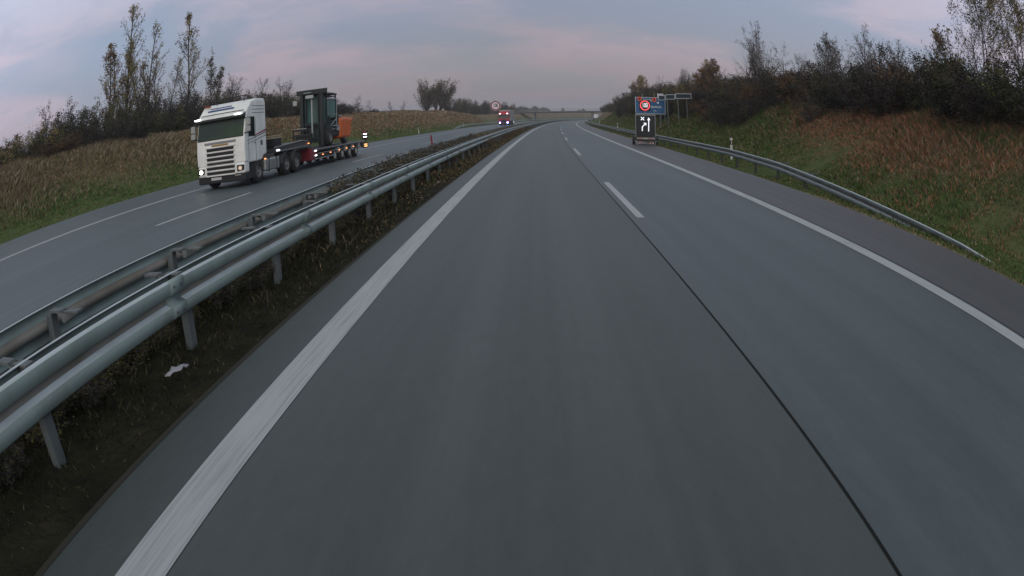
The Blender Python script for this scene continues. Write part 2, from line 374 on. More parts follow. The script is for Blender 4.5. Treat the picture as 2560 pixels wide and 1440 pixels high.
def W_left(s, d, pat, g):
    hi = np.clip((-d-22.3)/2.5, 0, 1); o = np.ones_like(s)
    top = np.clip((-d-26.5)/1.2, 0, 1)*np.clip((29.5+d)/1.0, 0, 1); return np.stack([hi*1.2, hi*(.15+.5*(pat > .3))+top*1.2, .4*o+.6*(pat < -.1), (1-hi)*.9, hi*.35*(s > 60)+hi*.12*(pat < -.5), .15*o+.25*(pat < -.6)], 1)
blades('tall_grass', 150000, lambda g, n: 12+ (190)*g.random(n)**1.7, lambda g, n: -19.6-16.0*g.random(n)**.8,
       lambda s, d, g: np.interp(-d, [19.5, 21.5, 23.5, 26, 30], [.09, .11, .25, .42, .52]), W_left, 1, 'tall brown autumn grass covering the bank beyond the opposite carriageway')
def W_right(s, d, pat, g):
    o = np.ones_like(s); x, y = rp_np(s, d)
    rust = np.clip(np.exp(-((s-23)/7)**2-((d-13.4-(s-23)*.09)/1.2)**2)*4.5 + (s < 15)*np.clip((d-12.2)/.8, 0, 1)*(.5+.5*np.sin(s*1.3+d*1.7)) + (s < 12)*(d < 11.4)*.7 + .25*(pat > .8) + (d > 14.2)*(s < 34)*.35, 0, 2.2)*(d > 9.6)
    edge = (d < LE+.28)*1.0; return np.stack([.55*rust+.12, .16*rust+.05+edge*1.6, .5*o, (1.25-.85*np.clip(rust, 0, 1))*(1-edge), .95*rust, .25*o], 1)
blades('verge_grass', 190000, lambda g, n: 5+150*g.random(n)**1.8, lambda g, n: np.where(g.random(n) < .06, LE+.03+.22*g.random(n), LE+.08+9.0*g.random(n)**.85),
       lambda s, d, g: np.interp(d, [7.7, 8.4, 9.5, 10.5, 13, 16], [.07, .11, .10, .14, .22, .38]), W_right, 2, 'short green and rusty brown grass on the right verge and bank slope')
def W_med(s, d, pat, g):
    o = np.ones_like(s); far = np.clip((s-8)/12, 0, 1)
    return np.stack([.12*far, .04*far, .08*far, .03*o*far, .08*far, .15*o+.5*far, 1.9-1.0*far], 1)
blades('median_grass', 90000, lambda g, n: 1.2+120*g.random(n)**2.0, lambda g, n: LB-.06-4.6*g.random(n)**1.1,
       lambda s, d, g: np.interp(d, [-7.4, -5, -3.6, -2.8], [.1, .2, .16, .06])*np.interp(s, [0, 10, 30], [.45, .7, 1.1]), W_med, 3, 'dark scrubby grass on the central reservation')

# ------------------------------------------------------------------ guardrails
M_galv = mat('galvanised_steel', (.25, .315, .305), .58, .3, c2=(.175, .205, .19), scale=2.2, detail=8, lo=.45, hi=.8, bump=.05, bscale=3)
M_galvd = mat('galvanised_posts', (.10, .115, .12), .7, .2, c2=(.15, .165, .17), scale=4)
M_dirty = mat('galvanised_stained', (.15, .14, .12), .8, .05, c2=(.22, .21, .19), scale=1.6, detail=8); M_highlight = mat('galvanised_highlight', (.48, .54, .57), .5, .2, c2=(.40, .45, .47), scale=2)  # highlight on beam lip and ridge painted in as a paler steel colour
def beam(name, prof, dfun, zfun, a, b, parent, m, step=1.3):
    """prof: list of (depth toward +d, z) closed by thickness; swept along the road"""
    s_ = np.arange(a, b+.01, step); n = len(prof); V = []; Fc = []
    for i, s0 in enumerate(s_):
        for p, z in prof: V.append(rp(s0, dfun(s0)+p, zfun(s0)+z))
    for i in range(len(s_)-1):
        for j in range(n-1): Fc.append((i*n+j, i*n+j+1, (i+1)*n+j+1, (i+1)*n+j))
    o = np_mesh(name, np.array(V), np.array(Fc), [m, M_highlight, M_dirty], np.tile(np.array([1, 1]+[0]*(n-3) if n < 6 else [1, 1, 0, 0, 0, 2, 2, 1, 0, 0, 0][:n-1]), len(s_)-1), parent=parent)
    so_ = o.modifiers.new('solid', 'SOLIDIFY'); so_.thickness = .004; so_.offset = 0
    return o
def wprof(top, h, k=1):   # W-shaped face towards +d (k=1) or -d
    H = h
    pts = [(-.05, 0), (-.012, .0), (0, -.012), (.004, -.04*H), (0, -.33*H), (-.012, -.36*H), (-.075, -.44*H), (-.078, -.60*H), (-.012, -.68*H), (.002, -.70*H), (-.004, -.96*H), (-.022, -1.0*H)]
    return [(p*k, top+z) for p, z in pts]
def rail_thing(name, label, k, top, h, dfun, zfun, a, b, post0, dp, brackets, postm=None, rear=None, steel=None):
    steel = steel or M_galv
    postm = postm or M_galvd
    T = empty(name, (0, 0, 0), label=label, cat='guardrail')
    beam('beam', wprof(top, h, k), dfun, zfun, a, b, T, steel)
    if rear: beam('rear_beam', wprof(top-.02, .30, -k), lambda q: dfun(q)-k*rear, zfun, a, b, T, M_galv)
    if k == 1 and a < 0:      # overlapped joints with bolt heads, every 4 m of the near stretch
        for j in range(13):
            q0 = .9+4.0*j; pr = [(p+.004, z) for p, z in wprof(top+.001, h, k)]; V = [rp(q, dfun(q)+p, zfun(q)+z) for q in (q0, q0+.30) for p, z in pr]; m_ = len(pr)
            sp0 = np_mesh('splice_plate', np.array(V), np.array([(i, i+1, m_+i+1, m_+i) for i in range(m_-1)]), [steel], parent=T); sd_ = sp0.modifiers.new('s', 'SOLIDIFY'); sd_.thickness = .004; sd_.offset = 0
            for qq in (.07, .23):
                for zz in (-.16, -.84): c = rp(q0+qq, dfun(q0)+.008, top+zz*h); MB().tube(c, (c[0]+.014, c[1], c[2]), .017, .012, n=8).build('bolt', M_galvd, sp0)
    n = 0; rest = MB(); s0 = post0
    while s0 < min(b, 330):
        d0 = dfun(s0); zt = zfun(s0)+top-.06; g0 = float(ground(s0, d0-k*.14)); h0 = zt-g0+.1; th = -rh(s0)
        if h0 > .25:
            pm = MB() if n < 95 else rest
            c = rp(s0, d0-k*.15, g0-.1+h0/2); pm.box(c, (.09, .12, h0), rz=th)
            if n < 95: pm.build('post', postm, T, recalc=False, bevel=.008)
            if brackets is True or (brackets and brackets[0] < s0 < brackets[1]):
                bm = MB() if n < 95 else rest
                if n < 95: bm = MB()
                bm.prism([(-.24, -.012), (.24, -.012), (.24, .01), (.05, .01), (.02, -.10), (-.02, -.10), (-.05, .01), (-.24, .01)], -.055, .055, 'Y')
                if n < 95:
                    o = bm.build('spacer', M_galvd, T); o.location = rp(s0, d0-k*.40, zt+.03); o.rotation_euler = (0, 0, th)
                else: rest.v[-16:] = [tuple(Vector(rp(s0, d0-k*.40, zt+.03))+Vector(v)) for v in rest.v[-16:]]
            n += 1
        s0 += dp
    if rest.v: tag(rest.build('far_posts', M_galvd, T, recalc=False), kind='stuff')
    return T
dn = lambda s: float(np.interp(s, [0, 3, 6, 12, 30, 60], [-3.30, -3.32, -3.37, -3.39, -3.55, -3.70]))
z0 = lambda s: 0.0
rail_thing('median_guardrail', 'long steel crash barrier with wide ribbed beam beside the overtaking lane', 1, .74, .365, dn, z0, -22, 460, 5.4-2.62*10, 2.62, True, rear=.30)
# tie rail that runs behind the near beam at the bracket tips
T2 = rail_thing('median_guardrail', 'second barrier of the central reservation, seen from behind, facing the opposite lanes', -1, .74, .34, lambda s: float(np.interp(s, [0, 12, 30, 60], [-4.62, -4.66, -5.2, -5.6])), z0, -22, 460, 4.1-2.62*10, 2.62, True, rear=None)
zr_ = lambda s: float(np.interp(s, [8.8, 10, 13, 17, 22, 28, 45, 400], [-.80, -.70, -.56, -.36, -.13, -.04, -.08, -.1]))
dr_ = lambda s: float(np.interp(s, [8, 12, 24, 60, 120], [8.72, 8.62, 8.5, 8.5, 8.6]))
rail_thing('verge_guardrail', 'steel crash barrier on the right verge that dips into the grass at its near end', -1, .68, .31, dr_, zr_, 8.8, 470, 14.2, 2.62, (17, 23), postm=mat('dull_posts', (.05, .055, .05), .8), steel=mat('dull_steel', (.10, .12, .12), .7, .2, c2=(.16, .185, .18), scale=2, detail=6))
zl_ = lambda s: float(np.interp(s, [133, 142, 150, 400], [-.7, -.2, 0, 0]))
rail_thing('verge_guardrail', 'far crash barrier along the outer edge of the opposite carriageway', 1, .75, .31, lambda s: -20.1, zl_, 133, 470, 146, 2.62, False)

# ------------------------------------------------------------------ delineator posts
M_white = mat('delineator_white', (.62, .62, .6), .6, c2=(.45, .45, .42), scale=6); M_black = mat('black_plastic', (.012, .012, .013), .5); M_refl = mat('reflector', (.5, .5, .48), .25)
def bollard(s, d, z, label, tilt=0):
    T = at_road('delineator_post', s, d, z, label=label, cat='marker post', group='roadside marker posts'); T.rotation_euler.x = tilt
    MB().prism([(-.06, .06), (.06, .06), (.06, -.035), (-.06, -.035)], -.1, .72, 'Z').build('body', M_white, T, bevel=.01)
    b = MB(); v = [(-.061, .061), (.061, .061), (.061, -.036), (-.061, -.036)]
    b.add([(x, y, .72) for x, y in v]+[(x, y, .93) for x, y in v], [(0, 1, 5, 4), (1, 2, 6, 5), (2, 3, 7, 6), (3, 0, 4, 7), (3, 2, 1, 0), (4, 5, 6, 7)]); b.build('black_band', M_black, T)
    MB().prism([(-.06, .06), (.06, .06), (.06, -.035), (-.06, -.035)], .931, 1.06, 'Z').build('cap', M_white, T, bevel=.01)
    MB().box((0, -.042, .83), (.045, .008, .14)).build('reflector', M_refl, T)
bollard(31.1, 9.5, .0, 'marker post behind the right guardrail, the nearest one on that side')
bollard(87.3, 9.5, .0, 'marker post behind the right guardrail, just before the bend hides it')
bollard(128, 9.5, .05, 'tiny far marker post where the right guardrail meets the dark slope')
bollard(101.6, -20.3, -.02, 'marker post on the grass beyond the opposite carriageway, left of its guardrail', R(6))
bollard(149, -20.6, .2, 'small marker post standing behind the start of the far left guardrail')
M_redpost = mat('red_plastic', (.16, .012, .03), .5)
T = at_road('marker_post', 33.9, -5.55, 0, label='slim leaning dark red post in the central reservation shrubs', cat='post'); T.rotation_euler.y = R(-6)
MB().prism([(-.045, -.03), (.045, -.03), (.05, .0), (.045, .03), (-.045, .03)], -.1, 1.16, 'Z').build('body', M_redpost, T, bevel=.008)
MB().box((.0, 0, 1.19), (.07, .05, .05)).build('cap', M_redpost, T)
# ------------------------------------------------------------------ vehicle helpers
M_truckw = mat('truck_white', (.78, .80, .78), .35, c2=(.66, .68, .66), scale=1.5, spec=.5); M_dark = mat('dark_plastic', (.018, .02, .022), .55); M_blk = mat('black_rubber', (.014, .014, .015), .8, c2=(.028, .027, .026), scale=6)
M_glass = mat('screen_glass', (.022, .036, .034), .3, c2=(.03, .062, .032), scale=1.1, lo=.4, hi=.7, spec=.25); M_glassd = mat('side_glass', (.012, .018, .022), .12, spec=.6); M_rim = mat('wheel_metal', (.16, .165, .17), .45, .3, c2=(.26, .26, .265), scale=5)
M_tank = mat('tank_alu', (.34, .36, .35), .38, .5, c2=(.26, .27, .27), scale=2); M_frame = mat('chassis_grey', (.045, .047, .05), .6, c2=(.07, .07, .07), scale=3); M_red = mat('red_paint', (.19, .018, .028), .45, c2=(.14, .015, .02), scale=2)
M_headl = mat('headlamp_lit', (.9, .9, .85), .3, emit=(1, .9, .72), estr=9); M_wl = mat('lamp_white', (.9, .9, .9), .3, emit=(.95, .97, 1), estr=5); M_amb = mat('lamp_amber', (.8, .3, .1), .3, emit=(1, .33, .10), estr=2.6)
M_headd = mat('headlamp_dim', (.5, .42, .36), .3, emit=(1, .75, .5), estr=.35); M_silver = mat('light_grey_metal', (.30, .31, .31), .5, .2, c2=(.22, .22, .22), scale=3); M_orange = mat('orange_paint', (.62, .13, .022), .45, c2=(.5, .095, .015), scale=2)
def wheel(parent, x, y, r, w_=.3, z=None, n=28, rim=M_rim):
    z = r if z is None else z
    W = MB().lathe_x([(-w_/2, r*.55), (-w_/2, r*.93), (-w_*.38, r), (w_*.38, r), (w_/2, r*.93), (w_/2, r*.55)], (x, y, z), n).build('wheel', M_blk, parent, smooth=True)
    b = MB().lathe_x([(w_*.5-.02, r*.56), (w_*.5+.005, r*.52), (w_*.22, r*.45), (w_*.24, r*.2), (w_*.5+.02, r*.17), (w_*.5+.03, .001)] if x > 0 else [(-(w_*.5-.02), r*.56), (-(w_*.5+.005), r*.52), (-w_*.22, r*.45), (-w_*.24, r*.2), (-(w_*.5+.02), r*.17), (-(w_*.5+.03), .001)], (x, y, z), 20)
    for k in range(8):
        t = k*math.pi/4; b.box((x+math.copysign(w_*.5+.0, x), y+.3*r*math.cos(t), z+.3*r*math.sin(t)), (.03, .035, .035))
    b.build('rim', rim, W)
    return W
def B(name, m, parent, *boxes, bevel=.01):
    for c, d in boxes: o = MB().box(c, d).build(name, m, parent, bevel=bevel)
    return o
# ------------------------------------------------------------------ white tractor unit
T = at_road('tractor_truck', 23.75, -12.92, 0, label='white truck cab with lit headlamp and striped door coming towards us on the opposite carriageway', cat='truck')
cab = [(0, 1.02), (-.03, 1.5), (0, 2.1), (.20, 2.95), (.27, 3.18), (.72, 3.56), (1.25, 3.68), (2.1, 3.68), (2.24, 3.5), (2.28, 2.2), (2.28, 1.2), (1.95, 1.16), (1.72, .98), (1.35, .96), (.5, .96)]
cb = MB().prism(cab, -1.24, 1.24, 'X').build('cab', M_truckw, T, bevel=.06)
B('bumper', M_truckw, T, ((0, .22, .80), (2.42, .5, .46)), bevel=.08)
B('lower_bumper', M_dark, T, ((0, .30, .43), (2.44, .62, .34)), bevel=.05)
MB().prism([(.5, .3), (1.0, .3), (.66, .96), (.5, .98)], -1.22, 1.22, 'X').build('corner_trim', M_dark, T)
g = MB()
for z, h_ in ((.70, .11), (.90, .11), (1.10, .07), (1.29, .12), (1.49, .12), (1.69, .12)): g.box((0, -.045, z), (1.36 if z > 1.0 else 1.42, .05, h_))
gr = g.build('grille', M_dark, T)
g = MB()
for z in (.60, .80, 1.0, 1.195, 1.39, 1.59, 1.79): g.box((0, -.06, z), (1.5, .07, .055))
g.build('slat', M_truckw, gr, bevel=.01)
B('badge_strip', mat('ochre', (.30, .19, .05), .5), T, ((0, -.05, 1.86), (.82, .05, .07)))
B('badge_panel', mat('badge_grey', (.20, .22, .24), .4), T, ((0, -.028, 1.97), (1.6, .05, .09)))
B('number_plate', mat('plate', (.45, .46, .46), .5), T, ((-.25, -.03, .46), (.54, .02, .12)))
MB().box((0, .035, 2.13), (2.36, .07, .10)).build('wiper_panel', M_dark, T)
ws = MB().box((0, .075, 2.52), (2.34, .06, .82), rx=R(-13)).build('windscreen', M_glass, T, bevel=.02)
g = MB()
for x in (-.55, .35): g.tube((x, .0, 2.16), (x+.42, .012, 2.34), .012, n=5)
g.build('wiper', M_dark, ws)
B('dashboard_item', mat('cloth_grey', (.25, .27, .27), .8), T, ((.35, .035, 2.235), (.45, .03, .07)), ((-.4, .035, 2.23), (.3, .03, .06)))
vs = MB().prism([(.16, 2.86), (-.10, 2.93), (-.08, 3.02), (.22, 3.10)], -1.22, 1.22, 'X').build('sun_visor', M_dark, T)
MB().prism([(-.07, 3.01), (.0, 3.11), (.24, 3.15), (.24, 3.10)], -1.2, 1.2, 'X').build('visor_top', M_truckw, T)
for x in (-1.12, .96): B('marker_lamp', M_wl, T, ((x, -.08, 3.06), (.30, .05, .055)))
B('roof_seam', M_dark, T, ((0, .262, 3.205), (2.2, .03, .03)))
MB().box((-.18, .475, 3.375), (1.35, .012, .10), rx=R(-50)).box((-.22, .60, 3.475), (1.1, .012, .06), rx=R(-50)).build('roof_graphic', mat('blue_graphic', (.02, .06, .18), .4), T)
lb = MB().tube((-.75, .9, 3.86), (.95, .9, 3.86), .022, n=8); [lb.tube((x, .9, 3.6), (x, .9, 3.86), .015, n=6) for x in (-.6, .8)]
lb.build('roof_bar', M_dark, T)
B('beacon', mat('amber_lens', (.25, .06, .03), .3), T, ((-.95, .6, 3.60), (.3, .12, .07)))
for x, m in ((-1.02, M_headl), (1.0, M_headd)):
    h_ = MB().prism([(x-.17, .66), (x+.17, .70), (x+.18, .93), (x-.17, .93)], -.06, .05, 'Y').build('headlight', M_glassd, T, bevel=.02)
    MB().tube((x, -.085, .80), (x, -.05, .80), .085, n=16).build('bulb', m, h_)
B('fog_lamp', M_silver, T, ((.85, -.02, .52), (.3, .03, .05)))
for sx in (-1, 1):
    mr_ = B('mirror', mat('mirror_shell', (.30, .32, .31), .5), T, ((sx*1.42, .02, 2.68), (.22, .12, .30)), ((sx*1.42, .02, 2.38), (.22, .12, .24)), bevel=.03)
    B('mirror_arm', M_dark, mr_, ((sx*1.3, .05, 2.84), (.22, .05, .04)), ((sx*1.3, .05, 2.22), (.22, .05, .04)))
    B('side_window', M_glassd, T, ((sx*1.245, .72, 2.47), (.02, .62, .84)), bevel=.03)
    B('door_handle', M_dark, T, ((sx*1.25, 1.02, 1.75), (.02, .16, .04)))
g = MB().prism([(.25, 1.86), (2.27, 2.16), (2.27, 2.20), (.25, 1.885)], 1.243, 1.248, 'X').prism([(.3, 1.74), (2.27, 2.02), (2.27, 2.05), (.3, 1.76)], 1.243, 1.248, 'X').build('grey_stripe', mat('stripe_grey', (.10, .105, .12), .5), T)
MB().prism([(.9, 2.02), (2.27, 2.24), (2.27, 2.32), (.9, 2.06)], 1.243, 1.248, 'X').build('red_stripe', mat('stripe_red', (.25, .03, .05), .5), T)
B('side_badge', mat('badge_dark', (.09, .11, .10), .5), T, ((1.245, 1.72, 1.72), (.012, .22, .22)))
g = MB()
for z in (3.35, 3.2, 3.05): g.box((1.243, 1.45, z), (.01, 1.3, .022))
g.box((1.243, .36, 2.0), (.01, .02, 1.9)).box((1.243, 1.12, 1.9), (.01, .02, 1.8)).build('door_seam', mat('seam', (.09, .095, .1), .6), T)
B('cab_step', M_dark, T, ((0, 1.15, .72), (2.36, .9, .36)), bevel=.04)
for sx in (-1, 1):
    w0 = wheel(T, sx*1.08, 1.32, .51, .30)
    B('fuel_tank', M_tank, T, ((sx*.98, 2.95, .70), (.5, 1.65, .58)), bevel=.09)
    B('tank_strap', M_dark, T, ((sx*1.0, 2.5, .70), (.49, .05, .60)), ((sx*1.0, 3.4, .70), (.49, .05, .60)))
    for y in (4.62, 5.95):
        wheel(T, sx*1.05, y, .51, .36)
        g = MB()
        for k in range(9):
            t0 = R(10+k*17.8); t1 = R(10+(k+1)*17.8)
            g.prism([(y+.60*math.cos(t0), .51+.60*math.sin(t0)), (y+.60*math.cos(t1), .51+.60*math.sin(t1)), (y+.575*math.cos(t1), .51+.575*math.sin(t1)), (y+.575*math.cos(t0), .51+.575*math.sin(t0))], sx*1.05-.22, sx*1.05+.22, 'X')
        g.build('mudguard', M_frame, T)
B('side_lamp', M_amb, T, ((1.24, 2.05, .98), (.03, .16, .045)))
B('side_panel', M_frame, T, ((1.1, 2.6, 1.08), (.12, 1.4, .16)), ((-1.1, 2.6, 1.08), (.12, 1.4, .16)), ((0, 2.55, 1.5), (1.8, .3, 1.2)))
B('chassis', M_frame, T, ((.4, 4.0, .86), (.1, 5.6, .26)), ((-.4, 4.0, .86), (.1, 5.6, .26)), ((0, 5.3, 1.03), (1.1, 1.0, .1)), ((0, 4.6, .51), (1.8, .14, .14)), ((0, 5.95, .51), (1.8, .14, .14)))
# ------------------------------------------------------------------ low loader trailer
T = at_road('low_loader_trailer', 23.75, -12.92, 0, label='dark multi axle low loader trailer with amber side lamps carrying the forklift', cat='trailer')
MB().prism([(3.5, 1.14), (6.9, 1.10), (7.9, 1.10), (8.5, .52), (8.9, .52), (8.7, .98), (7.95, 1.42), (6.9, 1.5), (3.5, 1.36)], -1.15, 1.15, 'X').build('gooseneck', M_frame, T, bevel=.02)
MB().prism([(3.5, 1.37), (7.0, 1.51), (7.9, 1.43), (7.9, 1.46), (7.0, 1.55), (3.5, 1.42)], 1.06, 1.19, 'X').prism([(3.5, 1.17), (7.9, 1.20), (7.9, 1.25), (3.5, 1.21)], 1.14, 1.18, 'X').build('gooseneck_rail', M_silver, T)
B('tool_box', M_dark, T, ((.75, 3.95, 1.60), (.7, .9, .4)), bevel=.03)
B('timber_stack', mat('beige_wood', (.34, .29, .21), .7), T, ((.6, 3.95, 1.835), (1.0, .85, .07)), ((.6, 3.95, 1.93), (1.0, .85, .05)))
MB().prism([(7.95, .40), (8.55, .40), (9.1, .86), (8.4, .98), (8.0, 1.06)], .45, 1.24, 'X').build('bulkhead', M_red, T, bevel=.02)
B('deck', M_frame, T, ((0, 13.6, .90), (2.4, 10.2, .14)), ((0, 13.6, .72), (1.2, 10.2, .24)))
B('deck_edge', M_silver, T, ((1.215, 13.6, .93), (.03, 10.2, .05)), ((1.215, 11.2, .70), (.03, 5.0, .04)), ((1.21, 10.3, .42), (.04, 3.2, .05)), ((-1.215, 13.6, .93), (.03, 10.2, .05)))
B('side_skirt', M_dark, T, ((1.16, 10.3, .56), (.06, 3.1, .26)))
for z, y in ((.87, 8.75), (.62, 8.78)): B('front_lamp', M_wl, T, ((1.26, y, z), (.05, .22, .05)))
B('marker_lamp', M_wl, T, ((1.17, 3.75, 1.24), (.06, .3, .055)))
for y, z in ((7.75, 1.33), (10.0, .60), (11.35, .62), (13.05, .66), (14.55, .68), (16.05, .70)): B('side_lamp', M_amb, T, ((1.235, y, z), (.04, .17, .045)))
for y in (12.3, 13.8, 15.3, 16.8):
    for sx in (-1, 1):
        wheel(T, sx*1.05, y, .40, .26, rim=mat('pale_hub', (.36, .37, .36), .5))
        B('fender', M_silver, T, ((sx*1.1, y+.75, .66), (.22, .44, .34)), bevel=.04)
B('rear_frame', M_frame, T, ((0, 18.75, .75), (2.4, .16, .36)), ((1.12, 18.6, .74), (.18, .3, .42)))
mbd = B('marker_board', M_dark, T, ((1.22, 18.95, 1.32), (.34, .05, .62)), ((1.22, 18.95, .62), (.42, .06, .34)), ((1.22, 18.98, .95), (.04, .04, .9)))
for z in (1.20, 1.40): B('lamp', M_wl, mbd, ((1.24, 18.91, z), (.24, .03, .055)))
B('warning_stripe', mat('warn_red', (.3, .06, .04), .5), mbd, ((1.22, 18.915, 1.57), (.24, .02, .08)))
for z in (.56, .69): B('lamp', mat('lamp_warm', (.8, .5, .2), .3, emit=(1, .55, .2), estr=3), mbd, ((1.26, 18.91, z), (.24, .03, .045)))
# ------------------------------------------------------------------ forklift standing on the trailer
M_teal = mat('teal_dark', (.012, .019, .021), .5, c2=(.02, .029, .03), scale=2); M_gg = mat('green_glass', (.05, .12, .11), .35, c2=(.09, .19, .17), scale=1.2, spec=.3); M_steelp = mat('pale_steel', (.32, .36, .37), .4)
T = at_road('forklift', 35.35, -12.95, .97, label='big forklift with dark mast and orange counterweight standing on the low loader', cat='forklift')
for sx in (-1, 1):
    B('mast_upright', M_teal, T, ((sx*.62, .14, 1.72), (.20, .3, 3.3)), ((sx*.40, .20, 1.6), (.08, .2, 3.1)), bevel=.015)
B('mast_crosshead', M_teal, T, ((0, .14, 3.30), (1.86, .36, .26)), ((0, .14, 1.38), (1.1, .12, .16)), ((0, .14, .42), (1.3, .14, .3)), bevel=.02)
B('crosshead_cover', M_steelp, T, ((0, .14, 3.45), (1.9, .42, .035)))
B('work_lamp', M_steelp, T, ((-.06, -.08, 3.02), (.5, .12, .2)), ((-.2, -.09, 3.27), (.5, .05, .05)), bevel=.03)
B('mirror', M_steelp, T, ((-1.12, .2, 2.75), (.26, .08, .3)), bevel=.02); B('mirror_bracket', M_dark, T, ((-.95, .2, 2.93), (.5, .04, .04)))
MB().tube((0, .1, .3), (0, .1, 3.1), .05, n=10).build('lift_cylinder', M_steelp, T)
B('carriage', M_dark, T, ((-.35, -.75, .35), (1.2, .10, .10)), ((-.35, -.75, .75), (1.2, .10, .10)), ((-.35, -.75, 1.10), (1.1, .08, .10)), ((-.9, -.75, .7), (.08, .10, .9)), ((.2, -.75, .7), (.08, .10, .9)), ((-.35, -.4, .6), (.9, .6, .5)))
B('carriage_top', M_steelp, T, ((-.45, -.77, 1.17), (.8, .1, .035)))
for x in (-.6, .1): MB().prism([(-1.9, .06), (-.7, .04), (-.7, .12), (-1.9, .08)], x-.08, x+.08, 'X').build('fork', M_dark, T)
c_ = B('cab_frame', M_teal, T, ((.74, .62, 2.15), (.09, .10, 1.9)), ((.74, 2.35, 2.15), (.09, .10, 1.9)), ((-.74, .62, 2.15), (.09, .10, 1.9)), ((-.74, 2.35, 2.15), (.09, .10, 1.9)), ((.74, 1.5, 1.45), (.07, 1.8, .1)), ((0, .62, 1.25), (1.5, .09, .14)), bevel=.015)
B('cab_roof', M_dark, T, ((0, 1.5, 3.14), (1.62, 2.0, .10)), ((.2, 1.4, 2.98), (1.3, 1.5, .05)), bevel=.03); B('roof_edge', M_steelp, T, ((.3, 1.5, 3.215), (1.0, 1.2, .03)), ((.80, 1.5, 2.84), (.03, 1.5, .08)))
B('cab_window', M_gg, T, ((.735, 1.5, 2.25), (.02, 1.62, 1.15))); B('windscreen', M_gg, T, ((0, .62, 2.2), (1.36, .02, 1.7)))
B('steering_console', M_dark, T, ((.77, 1.0, 1.66), (.06, .30, .26)), ((.3, 1.2, 1.7), (.3, .3, .5)))
MB().prism([(.3, .55), (3.0, .55), (3.0, 1.25), (2.3, 1.40), (1.9, 1.15), (1.2, 1.10), (.5, 1.25)], -.76, .76, 'X').build('body', M_teal, T, bevel=.03)
B('fender', M_steelp, T, ((.82, 2.15, 1.17), (.14, .9, .06)), ((.83, 2.55, .98), (.08, .3, .26)), ((.80, 1.7, .98), (.03, .7, .04)), bevel=.02)
MB().tube((.80, 1.2, 1.2), (.80, 2.3, 1.62), .022, n=6).tube((.80, 2.3, .9), (.80, 2.42, 2.9), .022, n=6).tube((.80, 2.42, 1.9), (.80, 1.5, 1.86), .02, n=6).build('hand_rail', M_steelp, T)
B('exhaust', M_dark, T, ((.6, 2.7, 2.0), (.12, .12, 1.5)), ((.3, 2.75, 1.62), (.9, .3, .5)), bevel=.02)
MB().prism([(2.85, .36), (4.75, .30), (5.3, .55), (5.35, 1.25), (5.75, 1.30), (5.85, 1.62), (3.9, 1.70), (3.0, 1.60)], -.85, .85, 'X').build('counterweight', M_orange, T, bevel=.22)
B('counterweight_cover', mat('grey_cover', (.13, .14, .15), .5), T, ((0, 3.5, 1.72), (1.3, 1.4, .16)), bevel=.06)
for sx in (-1, 1): wheel(T, sx*.74, .75, .50, .34, z=.50); wheel(T, sx*.66, 4.1, .40, .28, z=.40)
# ------------------------------------------------------------------ red lorry further back
T = at_road('red_lorry', 161.5, -12.55, 0, label='red lorry with bluish lit headlamps and a grey box body behind the speed sign', cat='truck')
M_lred = mat('lorry_red', (.42, .015, .04), .4, c2=(.33, .012, .03), scale=1.5); M_box = mat('box_grey', (.25, .235, .22), .6, c2=(.21, .2, .19), scale=.8); M_led = mat('led_blue', (.6, .7, 1), .3, emit=(.22, .26, 1), estr=26); M_led2 = mat('led_white', (.8, .8, 1), .3, emit=(.9, .9, 1), estr=7)
MB().prism([(0, .5), (-.02, 1.6), (.12, 2.75), (.45, 3.45), (1.0, 3.62), (2.2, 3.62), (2.2, .9), (1.8, .6)], -1.22, 1.22, 'X').build('cab', M_lred, T, bevel=.06)
MB().box((0, .03, 2.2), (2.25, .06, .82), rx=R(-8)).build('windscreen', M_glass, T, bevel=.02)
B('sun_visor', M_dark, T, ((0, .0, 2.74), (2.3, .2, .12))); B('grille', mat('grille_navy', (.015, .02, .04), .5), T, ((0, -.02, 1.15), (1.5, .05, .75))); B('bumper', M_dark, T, ((0, .1, .48), (2.44, .3, .42)))
B('visor_trim', M_silver, T, ((0, -.03, 2.83), (1.6, .2, .04)))
for x in (-.95, .95):
    B('headlight', M_led, T, ((x, -.07, .72), (.34, .06, .26)), bevel=.04); B('roof_lamp', M_led2, T, ((x*.94, .02, 3.02), (.34, .08, .14)), bevel=.03); B('mirror', M_dark, T, ((x*1.47, .1, 2.3), (.2, .12, .7)))
    for y in (1.4, 4.9, 9.5, 10.9, 12.3): wheel(T, math.copysign(1.05, x), y, .5, .3)
MB().prism([(2.6, 1.05), (15.8, 1.05), (15.8, 3.86), (2.6, 3.86)], -1.26, 1.26, 'X').build('box_body', M_box, T, bevel=.02)
B('roof_edge', mat('roof_pale', (.55, .55, .56), .5), T, ((0, 9.2, 3.90), (2.54, 13.3, .08)))
B('chassis', M_dark, T, ((0, 8, .85), (1.0, 15, .3))); B('marker_lamp', M_led2, T, ((1.3, 12.6, .75), (.05, .2, .1)))
# ------------------------------------------------------------------ white lorry under the bridge
T = at_road('white_lorry', 428, 1.2, 0, label='tiny pale lorry seen from behind beyond the bridge pier', cat='truck')
B('box_body', mat('pale_box', (.62, .63, .65), .6), T, ((0, 3, 2.2), (2.5, 7, 2.4)), bevel=.03); B('rear_bumper', M_dark, T, ((0, -.55, .75), (2.4, .1, .3))); B('cab', M_truckw, T, ((0, 7.6, 1.8), (2.3, 1.8, 2.2)), bevel=.1)
for sx in (-1, 1): wheel(T, sx*1.0, 1.5, .48); wheel(T, sx*1.0, 7.5, .48)
